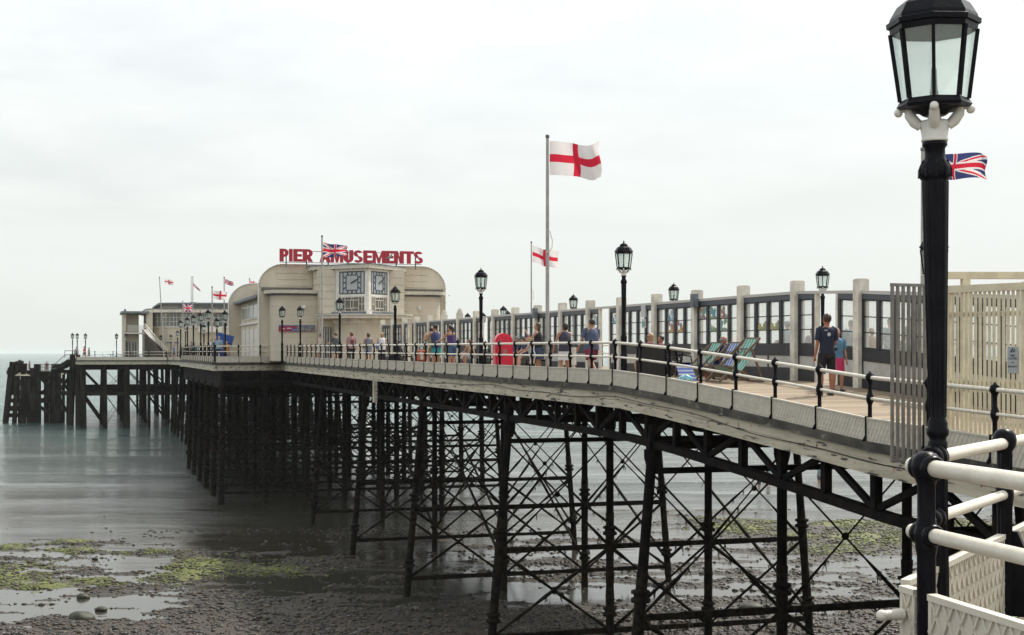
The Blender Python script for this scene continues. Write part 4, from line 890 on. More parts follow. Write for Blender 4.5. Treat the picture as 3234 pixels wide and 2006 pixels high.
for x, y in ((3.4, 9.2), (5.5, 11.5), (9, 8), (5.5, 4), (3.5, 3), (14, 10), (-5, 3), (-18, 3)): m.tube([(x, y, -11), (x, y, -1.9)], .16, 10)
m.bar((3.4, 9.2, -2.0), (9, 12.5, -2.0), .2, .3); m.bar((3.4, 9.2, -2.6), (9, 12.5, -5.6), .12, .12); m.bar((3.6, 9.4, -5.4), (9, 12.4, -2.3), .12, .12); m.bar((3.4, 9.2, -2.4), (3.4, -4, -2.4), .2, .3)
tag(obj('promenade_supports', m, IRON), kind='structure')
# ================================================================ the amusement pavilion (local frame: x across, y along, z up)
PD = dk(100)
PV = pthing('pavilion', 'cream art deco amusement pavilion with rounded corners and a pointed clock bay', 'pavilion', 0, 0, 0)
def arch(v0, v1, z0, z1, r, rz_=None, n=10):
    rz_ = rz_ or r; p = [(v0, z0), (v1, z0)]
    for k in range(n+1): a = PI/2*k/n; p.append((v1-r+r*math.cos(a), z1-rz_+rz_*math.sin(a)))
    for k in range(n+1): a = PI/2*k/n; p.append((v0+r-r*math.sin(a), z1-rz_+rz_*math.cos(a)))
    return p
def parapet(v0, v1, u0, u1, z1, r, name='gable_wall'):
    m = MB(); m.plate(arch(v0, v1, PD, z1, r, r*.92), (0, u0, 0), (1,0,0), (0,0,1), (0, u1-u0, 0)); return obj(name, m, WALLP, PV)
parapet(-1.65, 11.9, 102.0, 102.5, 6.26, 1.75)
# raised rim following the gable edge, with bulbs
def rim(v0, v1, z1, r, u0, u1, off=.05):
    pts = arch(v0, v1, PD, z1, r, r*.92, 14)[1:]; pts.append((v0, PD)); m = MB()
    for a, b in zip(pts[:-1], pts[1:]):
        dx, dz = b[0]-a[0], b[1]-a[1]; L_ = math.hypot(dx, dz)
        if L_ < 1e-6: continue
        nx, nz = dz/L_*off, -dx/L_*off
        m.add([(a[0],u0,a[1]),(b[0],u0,b[1]),(b[0]+nx,u0,b[1]+nz),(a[0]+nx,u0,a[1]+nz),(a[0],u1,a[1]),(b[0],u1,b[1]),(b[0]+nx,u1,b[1]+nz),(a[0]+nx,u1,a[1]+nz)],
              [(0,3,2,1),(4,5,6,7),(3,7,6,2),(0,1,5,4)])
    return m
obj('gable_trim', rim(-1.65, 11.9, 6.26, 1.75, 101.93, 102.57), WHITE, PV)
m = MB(); m.box((-1.2, 102.5, PD), (11.5, 118.9, 4.05)); obj('hall_wall', m, WALLP, PV)
m = MB(); m.add([(-1.75,102.58,4.05),(12.05,102.58,4.05),(12.05,118.9,4.05),(-1.75,118.9,4.05),(5.15,102.58,5.6),(5.15,118.9,5.6)], [(0,4,5,3),(1,2,5,4),(0,1,4),(2,3,5),(0,3,2,1)]); m.box((-1.8,102.58,3.93), (-1.18,118.9,4.12)); obj('roof', m, ROOFG, PV)
parapet(-2.15, 12.4, 118.95, 119.4, 5.65, 1.9); obj('gable_trim', rim(-2.15, 12.4, 5.65, 1.9, 118.88, 119.47), WHITE, PV)
m = MB(); m.box((-1.0, 119.4, PD), (11.3, 131, 4.0)); m.box((.2, 115.2, 4.3), (2.0, 117.2, 5.3)); m.box((.2,117.2,4.3), (2.0,118.9,5.3)); obj('rear_block', m, WALLP, PV)
m = MB(); m.lathe([(.22,-.03),(.22,.03)], 14); o = obj('porthole', m, GREYB, PV, loc=(1.1, 115.15, 4.75), rot=(PI/2, 0, 0))
# side wall (west): clerestory windows, panels and doors
for k in range(5):
    a = 103.4+k*2.9; m = MB(); m.box((-1.27, a, 2.55), (-1.19, a+2.5, 3.6)); w = obj('window', m, WHITE, PV)
    for j in range(3): g = MB(); g.box((-1.29, a+.1+j*.8, 2.65), (-1.265, a+.8+j*.8, 3.5)); obj('pane', g, GLASSB, w)
    m = MB(); m.box((-1.26, a+.2, PD+.02), (-1.19, a+1.2, 1.75)); m.box((-1.26, a+1.25, PD+.02), (-1.19, a+2.3, 1.75)); obj('door', m, WHITE, PV)
    m = MB(); m.box((-1.235, a-.25, PD), (-1.195, a-.1, 3.9)); obj('pilaster', m, WALLP, PV)
m = MB(); m.box((-1.33, 102.6, 2.15), (-1.19, 118.8, 2.3)); obj('string_course', m, WHITE, PV)
# low wings with rounded outer corners
def wing(v0, v1, left):
    u0, u1, r = 100.0, 101.98, 1.0; n = 8
    def outline(e):
        r_ = r+e
        if left: return [(v1, u1), (v0-e, u1)]+[(v0-e+r_-r_*math.cos(PI/2*k/n), u0-e+r_-r_*math.sin(PI/2*k/n)) for k in range(n+1)]+[(v1, u0-e)]
        return [(v0, u1), (v0, u0-e)]+[(v1+e-r_+r_*math.sin(PI/2*k/n), u0-e+r_-r_*math.cos(PI/2*k/n)) for k in range(n+1)]+[(v1+e, u1)]
    # cladding in courses, each proud course its own panel
    z = PD; k = 0
    while z < 3.95:
        h = .50 if k % 2 else .58; m = MB(); m.prism(outline(0), z+.016, min(z+h, 3.99)); obj('cladding_course', m, WALLP, PV); z += h; k += 1
    m = MB(); m.prism(outline(-.015), PD, 4.0); obj('wing_wall', m, WALLD, PV)
    m = MB(); m.prism(outline(.10), 4.0, 4.12); obj('wing_roof', m, GREYB, PV)
    m = MB(); m.prism(outline(.42), 4.13, 4.36); obj('canopy', m, mat('canopy_edge', (.60,.56,.47), .6, var=.15, vscale=5), PV)
wing(-.95, 2.18, True); wing(8.12, 11.25, False)
m = MB(); m.box((-1.5, 101.9, 4.37), (2.18, 101.985, 4.62)); m.box((8.12, 101.9, 4.37), (11.75, 101.985, 4.62)); obj('painted_shadow_band', m, mat('painted_shadow', (.14,.13,.11), .8), PV)  # dark strip stands in for the shaded recess above the wings
for v0, v1 in ((-.4, 2.1), (8.2, 10.6)):
    for k in range(3):
        m = MB(); m.box((v0, 101.965, 4.75+k*.45), (v1, 101.99, 5.16+k*.45)); obj('cladding_panel', m, WALLP, PV)
# clock bay
bay = [(2.2, 101.97), (2.2, 98.75), (3.25, 98.75), (5.15, 96.6), (7.05, 98.75), (8.1, 98.75), (8.1, 101.97)]
bay2 = [(2.2, 101.97), (2.2, 98.75), (3.25, 98.75), (5.15, 97.3), (7.05, 98.75), (8.1, 98.75), (8.1, 101.97)]
m = MB(); m.prism(bay2, 2.55, 5.8); obj('bay_wall', m, WALLD, PV)
z = 2.7
while z < 5.7:
    for a, b in ((2.16, 3.2), (7.1, 8.14)): m = MB(); m.box((a, 98.70, z+.012), (b, 98.78, z+.5)); obj('cladding_panel', m, WALLP, PV)
    for x in (2.15, 8.13): m = MB(); m.box((x-.02, 98.78, z+.012), (x+.03, 101.9, z+.5)); obj('cladding_panel', m, WALLP, PV)
    z += .51
m = MB(); m.prism([(1.75, 101.99), (1.75, 100.1), (5.15, 96.15), (8.55, 100.1), (8.55, 101.99)], 5.80, 6.06); obj('bay_roof', m, mat('canopy_edge', (.60,.56,.47), .6), PV)
m = MB(); m.prism([(1.70, 101.99), (1.70, 100.07), (5.15, 96.08), (8.6, 100.07), (8.6, 101.99)], 6.063, 6.11); obj('bay_roof_edge', m, GREYB, PV)
m = MB(); m.prism([(2.7, 98.9), (3.1, 98.6), (5.15, 96.42), (7.2, 98.6), (7.6, 98.9)], 2.66, 2.80); obj('bay_sill', m, GREYB, PV)
DARKL = mat('clock_dark_lead', (.06,.065,.09), .5)
for sgn, nm in ((-1, 'left'), (1, 'right')):
    a, b = Vector((3.25, 98.75, 0)), Vector((5.15, 96.6, 0))
    if sgn > 0: a, b = Vector((5.15, 96.6, 0)), Vector((7.05, 98.75, 0))
    ex = (b-a).normalized(); L_ = (b-a).length; nrm = Vector((ex.y, -ex.x, 0)); Z = Vector((0,0,1))
    def pl(m, x0, x1, z0, z1, d0, d1, mt=0): m.plate([(x0,z0),(x1,z0),(x1,z1),(x0,z1)], a+nrm*d0, ex, Z, -nrm*(d0-d1), mt)
    m = MB(); pl(m, 0, L_, 2.8, 5.8, .0, -.12); obj('bay_face', m, WALLD, PV)
    m = MB(); pl(m, 0, .34, 2.8, 5.8, .03, .0); pl(m, L_-.28, L_, 2.8, 5.8, .03, .0); pl(m, .34, L_-.28, 5.62, 5.8, .03, 0); pl(m, .34, L_-.28, 3.86, 4.02, .03, 0); obj('window_frame', m, WHITE, PV)
    x0, x1, z0, z1 = .36, L_-.30, 4.04, 5.6; cx, cz = (x0+x1)/2, (z0+z1)/2
    m = MB(); pl(m, x0, x1, z0, z1, .012, 0); ck = obj('clock', m, CLKF, PV)
    m = MB(); t = .05
    def ln(p, q, w=.05, d=.03): m.bar(a+ex*p[0]+Z*p[1]+nrm*d, a+ex*q[0]+Z*q[1]+nrm*d, w, .03, up=nrm)
    def rect(X0, X1, Z0, Z1, w):
        for p, q in (((X0,Z0),(X1,Z0)), ((X0,Z1),(X1,Z1)), ((X0,Z0),(X0,Z1)), ((X1,Z0),(X1,Z1))): ln(p, q, w)
    rect(x0+.03, x1-.03, z0+.03, z1-.03, .06); xi0, xi1 = cx-.78, cx+.78; ln((xi0, z0), (xi0, z1), .045); ln((xi1, z0), (xi1, z1), .045)
    hi = .50; rect(cx-hi*1.02, cx+hi*1.02, cz-hi*1.05, cz+hi*1.05, .05)
    for k in range(12):
        an = 2*PI*k/12; s_, c_ = math.sin(an), math.cos(an); f = min(.78/max(abs(s_), 1e-6), .78/max(abs(c_), 1e-6)); g_ = min(hi/max(abs(s_), 1e-6), hi/max(abs(c_), 1e-6))
        ln((cx+s_*g_, cz+c_*g_), (cx+s_*f, cz+c_*f), .075 if k % 3 else .09)
    obj('clock_marks', m, DARKL, ck)
    for nmh, L2, an, w in (('hour_hand', .42, math.radians(64), .10), ('minute_hand', .62, math.radians(66), .06)):
        m = MB(); m.bar(a+ex*(cx-.1*math.sin(an))+Z*(cz-.1*math.cos(an))+nrm*(.05 if nmh[0] == 'h' else .075), a+ex*(cx+L2*math.sin(an))+Z*(cz+L2*math.cos(an))+nrm*(.05 if nmh[0] == 'h' else .075), w, .02, up=nrm); obj(nmh, m, mat('clock_hand_green', (.035,.06,.065), .5), ck)
    m = MB(); pl(m, x0, x1, 2.82, 3.84, .006, 0); wn = obj('leaded_window', m, mat('brown_glass', (.13,.115,.085), .25, var=.3, vscale=2), PV)
    m = MB()
    Xs = [x0, x0+.22, x0+.5, x1-.5, x1-.22, x1]
    for x in Xs: ln((x, 2.82), (x, 3.84), .045, .025)
    for z_ in (2.84, 3.06, 3.62, 3.83): ln((x0+.5, z_), (x1-.5, z_), .04, .025)
    ln((x0, 2.84), (x1, 2.84), .04, .03); ln((x0, 3.82), (x1, 3.82), .04, .03)
    for x in (x0, x1-.5): ln((x, 3.33), (x+.5, 3.33), .035, .027)
    for x in (cx-.12, cx+.12): ln((x, 3.06), (x, 3.62), .035, .027)
    ln((cx, 2.84), (cx, 3.06), .035, .027); ln((cx, 3.62), (cx, 3.83), .035, .027)
    obj('leading', m, CREAM, wn)
# entrance canopy and ticket booth under the bay
def dshape(v0, v1, ub, uf, n=14):
    c = (v0+v1)/2; a = (v1-v0)/2; return [(v1, ub)]+[(c+a*math.cos(PI*k/n)*1.0, ub-.02-(ub-uf)*math.sin(PI*k/n)**.75) for k in range(1, n)]+[(v0, ub)]
m = MB(); m.prism(dshape(1.9, 8.5, 98.7, 95.7), 2.32, 2.56); obj('canopy', m, mat('canopy_edge', (.60,.56,.47), .6), PV)
m = MB(); m.prism(dshape(1.8, 8.6, 98.7, 95.6), 2.562, 2.62); obj('canopy_lip', m, WHITE, PV)
m = MB(); m.prism(dshape(3.1, 7.7, 98.7, 96.5), PD, 1.98); obj('booth_wall', m, WALLP, PV); m = MB(); m.prism(dshape(3.0, 7.8, 98.7, 96.4), 1.98, 2.31); obj('booth_band', m, CREAM, PV)
m = MB(); m.box((2.2, 98.7, PD), (8.1, 101.9, 2.55)); obj('porch_wall', m, WALLP, PV)
m = MB(); m.box((2.25, 98.62, PD), (2.95, 98.7, 1.75)); obj('doorway', m, GLASSD, PV)
for k in range(4): m = MB(); m.box((2.27+k*.17, 98.58, PD), (2.31+k*.17, 98.62, 1.7)); obj('door_bar', m, CREAM, PV)
# small bulbs along the edges
m = MB(); BL = mat('festoon_bulb', (.10,.02,.02), .4)
for k in range(26): 
    t = k/25; p = Vector((1.75, 100.1, 0)).lerp(Vector((5.15, 96.15, 0)), t*2) if t < .5 else Vector((5.15, 96.15, 0)).lerp(Vector((8.55, 100.1, 0)), t*2-1); m.ball((p.x, p.y, 5.76), .04, 6, 4)
for v0, v1 in ((-1.2, 2.1), (8.3, 11.6)):
    for k in range(8): m.ball((v0+(v1-v0)*k/7, 99.5, 4.08), .04, 6, 4)
for k in range(12): a = PI/2*k/11; m.ball((-1.65+1.75-1.75*math.cos(a)-.03, 101.9, 6.26-1.61+1.61*math.sin(a)), .035, 6, 4); m.ball((11.9-1.75+1.75*math.cos(a)+.03, 101.9, 6.26-1.61+1.61*math.sin(a)), .035, 6, 4)
for k in range(7): m.ball((11.95, 101.9, .4+k*.65), .035, 6, 4); m.ball((8.2, 98.64, 2.9+k*.45), .035, 6, 4)
tag(obj('festoon_bulbs', m, BL, PV), kind='stuff')
m = MB(); m.box((9.4, 99.9, 2.95), (9.65, 99.98, 3.35)); m.ball((9.52, 99.85, 3.1), .09); m.box((4.97,96.2,2.60),(5.33,96.4,2.95)); obj('floodlight', m, WHITE, PV)
m = MB(); m.ball((0,0,0), .16); m.box((-.04,-.02,-.14), (.04,.2,.14)); obj('security_camera', m, WHITE, PV, loc=(1.2, 99.7, 3.15))
# banner on the left wing wall
B = pthing('banner', 'long red and blue printed banner on the left wall of the pavilion', 'banner', .72, 99.93, 1.45)
m = MB(); m.box((-1.27,-.03,0), (1.27,.03,.46)); obj('cloth', m, mat('banner_red', (.30,.03,.07), .6), B)
m = MB(); m.box((.0,-.034,.02), (1.25,-.031,.42)); obj('picture', m, mat('banner_photo', (.30,.28,.27), .6, col2=(.09,.10,.16), vscale=6), B)
m = MB(); m.box((-1.27,-.037,.40), (1.27,-.035,.455)); m.box((-.35,-.038,.03), (-.03,-.036,.2)); obj('stripe', m, mat('banner_blue', (.08,.18,.38), .6), B)
m = MB(); m.box((-1.1,-.037,.15), (-.85,-.035,.22)); m.box((-.7,-.037,.2), (-.4,-.035,.26)); obj('lettering', m, WHITE, B)
# rooftop lettering
LT_ = pthing('rooftop_sign', 'big dark red capital letters reading PIER AMUSEMENTS on the pavilion roof', 'sign', 0, 101, 0)
def xv(x, u=101): t_ = (x-1617)/F; Y = u/(CT-ST*t_); return t_*Y*CT+Y*ST-OV
zb0, zb1 = 6.42, 7.32
def let(ch, xa, xb):
    """block capital as one flat plate of polygon strokes, unit box 0..1"""
    v0, v1 = xv(xa)-.02, xv(xb)+.02; w = v1-v0; h = zb1-zb0; th = .32
    m = MB(); cnt = [0]
    tt = th*h/w                                       # stroke width in unit x
    def P_(poly): cnt[0] += 1; m.plate([(p[0]*w, p[1]*h) for p in poly], (v0, -.0015*cnt[0], zb0), (1,0,0), (0,0,1), (0,.14,0))
    def R_(x0, x1, z0, z1): P_([(x0,z0),(x1,z0),(x1,z1),(x0,z1)])
    def arc(cx, cz, rx, rz_, a0, a1, wx, wz, n=7):
        for k in range(n):
            p, q = a0+(a1-a0)*k/n, a0+(a1-a0)*(k+1)/n
            P_([(cx+rx*math.cos(p), cz+rz_*math.sin(p)), (cx+rx*math.cos(q), cz+rz_*math.sin(q)), (cx+(rx-wx)*math.cos(q), cz+(rz_-wz)*math.sin(q)), (cx+(rx-wx)*math.cos(p), cz+(rz_-wz)*math.sin(p))][::-1 if a1 > a0 else 1])
    if ch == 'I': R_(0, 1, 0, 1)
    elif ch in 'PR':
        R_(0, tt, 0, 1); R_(tt, .55, .8, 1); R_(tt, .55, .36, .56); arc(.55, .68, .45, .32, -PI/2, PI/2, tt*.9, .2)
        if ch == 'R': P_([(.42,.36),(.74,.40),(1.02,0),(1.0-tt*1.05,0)])
    elif ch == 'E': R_(0, tt, 0, 1); R_(tt, 1, .79, 1); R_(tt, .93, .4, .60); R_(tt, 1, 0, .21)
    elif ch == 'A': P_([(0,0),(tt,0),(.5+tt*.28,1),(.5-tt*.5,1)]); P_([(1-tt,0),(1,0),(.5+tt*.5,1),(.5-tt*.28+.01,1)]); R_(.27, .73, .2, .38)
    elif ch == 'M': t3 = tt*.82; R_(0, t3, 0, 1); R_(1-t3, 1, 0, 1); P_([(t3,1),(t3,.62),(.5-.08,0),(.5+.0,0),(.5,.38)]); P_([(1-t3,1),(.5,.38),(.5,0),(.58,0),(1-t3,.62)])
    elif ch == 'N': R_(0, tt, 0, 1); R_(1-tt, 1, 0, 1); P_([(tt,1),(tt,.62),(1-tt,0),(1-tt,.38)])
    elif ch == 'U': R_(0, tt, .36, 1); R_(1-tt, 1, .36, 1); arc(.5, .36, .5, .36, PI, 2*PI, tt, .2, 10)
    elif ch == 'T': R_(0, 1, .79, 1); R_(.5-tt/2, .5+tt/2, 0, .79)
    elif ch == 'S':
        arc(.5, .73, .47, .27, PI*.12, PI*1.5, tt*.85, .19, 10); arc(.5, .27, .48, .27, PI*.5, -PI*.88, tt*.85, .19, 10)
    o = obj('letter_'+ch.lower(), m, REDL, LT_, loc=(0, 0, 0)); return o
c2 = lambda x: 700+x/3.024
for ch, a, b in (('P',557,637),('I',647,676),('E',688,770),('R',778,868),('A',940,1040),('M',1046,1160),('U',1168,1256),('S',1262,1348),('E',1357,1438),('M',1446,1560),('E',1568,1644),('N',1650,1738),('T',1742,1836),('S',1838,1922)):
    let(ch, c2(a), c2(b))
m = MB(); m.box((xv(c2(560)), .2, 6.36), (xv(c2(1915)), .25, 6.40)); m.box((xv(c2(560)), .2, 7.16), (xv(c2(1915)), .25, 7.20)); obj('support_rail', m, GREYM, LT_)
for x in (620, 815, 1022, 1210, 1472, 1673, 1857):
    v = xv(c2(x)); m = MB(); m.box((v-.04, .16, 6.1-.1), (v+.04, .26, 7.25)); obj('support_post', m, GREYM, LT_)
# gull on the lettering
v = xv(c2(1600)); G = pthing('gull', 'grey gull perched on the last E of the rooftop lettering', 'bird', v, 101, 6.62)
m = MB(); m.tube([(-.22,0,.10),(-.12,0,.16),(.0,0,.22),(.12,0,.32),(.17,0,.42),(.20,0,.46)], [(.015,.01),(.06,.05),(.10,.09),(.085,.08),(.05,.05),(.02,.02)], 10); m.ball((.18,0,.44), .055); m.tube([(.22,0,.44),(.30,0,.42)], [.02,.006], 6)
for s in (-.04, .04): m.tube([(.02, s, .0), (.02, s, .17)], .01, 5)
obj('body', m, mat('gull_grey', (.30,.30,.27), .7, var=.3), G)
# ================================================================ end pavilion
ED = dk(205)
E = pthing('end_pavilion', 'far round ended pavilion with a glazed upper storey and curving outside stair', 'building', 0, 0, 0)
def xe(x, u=204): return xv(x, u)
def ze(y, u=204, x=500): t_ = (x-1617)/F; Y = u/(CT-ST*t_); return (HOR-y)/F*Y
U0 = 204
m = MB(); m.box((xe(389), U0, ED), (xe(398), U0+8, ze(992))); m.box((xe(398), U0+2.0, ze(1052)), (xe(440), U0+8, ze(992))); m.box((xe(389), U0+1.4, ED), (xe(440), U0+1.6, ze(1052)-.1)); m.box((xe(453), U0+.3, ED), (xe(462), U0+4, ze(1040)))
m.box((xe(462), U0, ED), (xe(482), U0+10, ze(985))); obj('wall', m, WALLP, E)
m = MB(); m.prism([(xe(383), U0-.6), (xe(470), U0-.6), (xe(470), U0+9), (xe(383), U0+9)], ze(991), ze(984)); obj('flat_roof', m, ROOFG, E)
m = MB(); m.box((xe(398), U0-.1, ze(1055)), (xe(456), U0+4, ze(1051))); obj('balcony', m, WHITE, E)
m = MB()
for k in range(14): x = 404+k*4; m.bar((xe(x), U0-.05, ze(1051)), (xe(x), U0-.05, ze(1029)), .05, .05)
for y in (1029, 1036, 1043): m.bar((xe(402), U0-.05, ze(y)), (xe(456), U0-.05, ze(y)), .05, .05)
obj('balcony_rail', m, WHITE, E)
for k in range(2): m = MB(); m.box((xe(401+k*18), U0+1.3, ED+.3), (xe(413+k*18), U0+1.4, ze(1080))); w = obj('window', m, GLASSD, E); g = MB(); g.box((xe(407+k*18)-.04, U0+1.26, ED+.3), (xe(407+k*18)+.04, U0+1.3, ze(1080))); obj('glazing_bar', g, WHITE, w)
# drum with glazed upper storey
vA, vB = xe(482), xe(482)+26; cxd = (vA+vB)/2
def drum(e, ub=U0+24, n=16): 
    a = (vB-vA)/2+e; return [(cxd+a, ub)]+[(cxd+a*math.cos(PI*k/n), U0+5-(5+e)*math.sin(PI*k/n)**.6) for k in range(0, n+1)]+[(cxd-a, ub)]
m = MB(); m.prism(drum(0), ED, ze(1032)); obj('lower_wall', m, WALLP, E)
m = MB(); m.prism(drum(-.25), ze(1032), ze(986)); obj('upper_wall', m, WALLP, E)
m = MB(); m.prism(drum(.15), ze(1034), ze(1030)); obj('sill_band', m, WHITE, E)
m = MB(); m.prism(drum(.7), ze(986), ze(975)); obj('eaves', m, CREAM, E); m = MB(); m.prism(drum(.8), ze(975)+.005, ze(973)); obj('eaves_cap', m, GREYB, E)
m = MB(); m.prism(drum(-1.6), ze(973), ze(959)); obj('clerestory', m, WALLD, E); m = MB(); m.prism(drum(-1.0), ze(959), ze(953.5)); obj('upper_roof', m, ROOFG, E)
pts = drum(-.2)[1:-1]
for k in range(len(pts)-1):
    a, b = Vector((*pts[k], 0)), Vector((*pts[k+1], 0)); L_ = (b-a).length
    if L_ < .4: continue
    ex = (b-a)/L_; nrm = Vector((-ex.y, ex.x, 0)); nrm = nrm if nrm.y < 0 else -nrm
    n_ = max(1, int(L_/1.3))
    for j in range(n_):
        x0, x1 = L_*(j+.10)/n_, L_*(j+.90)/n_
        m = MB(); m.plate([(x0, ze(1029)), (x1, ze(1029)), (x1, ze(989)), (x0, ze(989))], a+nrm*.12, ex, (0,0,1), -nrm*.1); w = obj('window', m, GLASSB if (k+j) % 3 else GLASSD, E)
        g = MB()
        for q in (.33, .66): g.plate([(x0+(x1-x0)*q-.03, ze(1029)), (x0+(x1-x0)*q+.03, ze(1029)), (x0+(x1-x0)*q+.03, ze(989)), (x0+(x1-x0)*q-.03, ze(989))], a+nrm*.16, ex, (0,0,1), -nrm*.03)
        for y in (1002, 1015): g.plate([(x0, ze(y)-.02), (x1, ze(y)-.02), (x1, ze(y)+.03), (x0, ze(y)+.03)], a+nrm*.165, ex, (0,0,1), -nrm*.03)
        obj('glazing_bars', g, WHITE, w)
    # dark clerestory strip
pts = drum(-1.55)[1:-1]
for k in range(3, len(pts)-4):
    a, b = Vector((*pts[k], 0)), Vector((*pts[k+1], 0)); ex = (b-a).normalized(); L_ = (b-a).length; nrm = Vector((-ex.y, ex.x, 0)); nrm = nrm if nrm.y < 0 else -nrm
    m = MB(); m.plate([(.1, ze(969)), (L_-.1, ze(969)), (L_-.1, ze(962)), (.1, ze(962))], a+nrm*.06, ex, (0,0,1), -nrm*.05); obj('clerestory_window', m, GLASSD, E)
# curving stair
m = MB(); rl = MB(); n = 16; prev = None
for k in range(n+1):
    t = k/n; x = 455+72*t**.9; y = 1037+75*(1-(1-t)**1.35)
    P_ = Vector((xe(x), U0-1.2-1.2*math.sin(t*PI), ze(y)))
    if prev is not None:
        m.bar(prev-Vector((0,-.2,.22)), P_-Vector((0,-.2,.22)), .9, .16); rl.bar(prev+Vector((0,-.66,.55)), P_+Vector((0,-.66,.55)), .07, .09); rl.bar(prev+Vector((0,-.66,.2)), P_+Vector((0,-.66,.2)), .05, .06); rl.bar(P_+Vector((0,-.66,-.2)), P_+Vector((0,-.66,.55)), .05, .05)
        m.box((min(prev.x, P_.x), P_.y-.5, ED), (max(prev.x, P_.x), P_.y+.5, max(ED+.02, P_.z-.5)), 1)
    prev = P_
obj('stair', m, [GREYM, mat('stair_dark', (.09,.075,.06), .8)], E); obj('stair_rail', rl, WHITE, E)
for xx in (525, 548, 600): m = MB(); m.box((xe(xx), U0-.4, ze(1085)), (xe(xx)+.7, U0-.3, ze(1080))); obj('nameplate', m, GREYB, E)
m = MB(); m.box((xe(625), U0-1.0, ze(1049)), (xe(700), U0-.3, ze(1031))); obj('canopy', m, WHITE, E)
m = MB(); m.box((xe(610), U0+6, ze(955)), (xe(630), U0+8, ze(949))); m.tube([(xe(396), U0+2, ze(984)), (xe(396), U0+2, ze(976))], .15, 6); obj('roof_vent', m, GREYB, E)
# tables and chairs before it
for k, (x, u) in enumerate(((420, 202.6), (440, 203), (460, 202.4), (350, 203.5), (382, 202.8), (490, 202.8))):
    Tt = pthing('cafe_table', 'small dark cafe table and chairs '+('below the left of the two ground floor windows','below the right edge of the balcony','at the foot of the white wall under the balcony','furthest left, out in the open on the pier head','beside the left corner of the end pavilion','at the bottom of the curved stair')[k], 'table', xv(x, u), u, ED, 'cafe tables on the pier head')
    m = MB(); m.lathe([(.3,0),(.3,.03),(.04,.05),(.04,.68),(.5,.7),(.5,.74)], 10); obj('table', m, BLACK, Tt)
    for s in (-.9, .9):
        m = MB(); m.box((s-.2,-.2,.4), (s+.2,.2,.44)); m.box((s-.2 if s < 0 else s+.16,-.2,.44), (s-.16 if s < 0 else s+.2,.2,.9))
        for a in (-.18, .18):
            for b in (-.18, .18): m.box((s+a-.02,b-.02,0), (s+a+.02,b+.02,.4))
        obj('chair', m, GREYM, Tt)
# ================================================================ landing stage of dark timber
LS = thing('landing_stage', 'dark timber landing stage with raking fenders at the far left', 'landing stage', (0, 0, 0))
def at3(x, y, Y): return Vector(((x-1617)/F*Y, Y, (HOR-y)/F*Y))
YL = 211.0
def pile(x0, y0, x1, y1, w, Y, name='pile'):
    m = MB(); m.bar(at3(x0, y0, Y), at3(x1, y1, Y-.0), w, w*1.1); obj(name, m, TIMB, LS)
for x0, y0, x1, y1, w in ((40,1143,17,1340,1.0),(30,1168,12,1340,.5),(76,1148,72,1342,1.1),(103,1162,104,1342,.9),(118,1150,119,1342,1.2),(178,1149,181,1342,1.6),(143,1190,143,1342,.5),(55,1156,45,1340,.8),(90,1180,92,1342,.9)): pile(x0, y0, x1, y1, w*.62, YL)
for x0, y0, x1, y1, w in ((35,1160,48,1240,.8),): pile(x0, y0, x1, y1, w, YL+4)
for y, h in ((1176,.5),(1212,.5),(1240,.6),(1265,.5),(1290,.6),(1312,.5)):
    m = MB(); m.bar(at3(22, y, YL+.6), at3(124, y, YL+.6), .4, h*1.2); obj('waling', m, TIMB, LS)
for y, h in ((1180,.7),(1192,.5),(1240,.6),(1265,.7)): m = MB(); m.bar(at3(118, y, YL), at3(190, y, YL), .4, h); obj('waling', m, TIMB, LS)
for a, b in (((130,1195),(178,1245)),((178,1202),(130,1243)),((126,1285),(180,1322)),((50,1195),(90,1225)),((132,1268),(160,1240))): m = MB(); m.bar(at3(*a, YL), at3(*b, YL), .45, .4); obj('brace', m, TIMB, LS)
m = MB(); m.prism([(at3(30,1,YL).x, YL+.5), (at3(190,1,YL).x, YL+.5), (at3(190,1,YL).x, YL+7), (at3(30,1,YL).x, YL+7)], (HOR-1183)/F*YL, (HOR-1179)/F*YL); obj('deck', m, FASC, LS)
m = MB(); a = at3(47,1185,YL-.5); m.add([at3(46,1187,YL-.6), at3(97,1187,YL-.6), at3(97,1187,YL+2), at3(46,1187,YL+2), at3(71,1171,YL+.4)], [(0,1,4),(1,2,4),(2,3,4),(3,0,4),(0,3,2,1)]); obj('capping', m, FASC, LS)
m = MB(); m.tube([at3(47,1146,YL+.3), at3(55,1154,YL+.3), at3(62,1146,YL+.3), at3(70,1150,YL+.3)], .5, 6); m.box(tuple(at3(47,1172,YL)), tuple(at3(70,1152,YL)+Vector((0,.6,0)))); obj('timber_screen', m, TIMB, LS)
rl = MB()
for x in range(126, 172, 7): rl.bar(at3(x,1180,YL+5), at3(x,1151,YL+5), .08, .08)
for y in (1151, 1160, 1170): rl.bar(at3(122,y,YL+5), at3(172,y,YL+5), .08, .08)
for a, b in (((165,1157),(205,1122)),((172,1165),(228,1124)),((195,1140),(195,1160)),((205,1108),(236,1108)),((205,1122),(236,1118)),((205,1108),(205,1130)),((235,1108),(235,1130)),((160,1152),(225,1150)),((160,1165),(225,1162))): rl.bar(at3(*a, 205), at3(*b, 205), .08, .08)
obj('handrail', rl, GREYM, LS)
m = MB(); m.bar(at3(172,1172,206), at3(228,1141,204), 1.2, .55); m.bar(at3(222,1142,203), at3(246,1142,202), 1.4, .5); obj('steps', m, TIMB, LS)
for k in range(7):                                      # open boarding of the fender block
    x = 50+k*10.4; m = MB(); m.bar(at3(x, 1188+rnd.uniform(-2, 3), YL+.9), at3(x-2+rnd.uniform(-1, 1), 1336, YL+.9), .25, .16+.05*rnd.random()); obj('board', m, TIMB, LS)
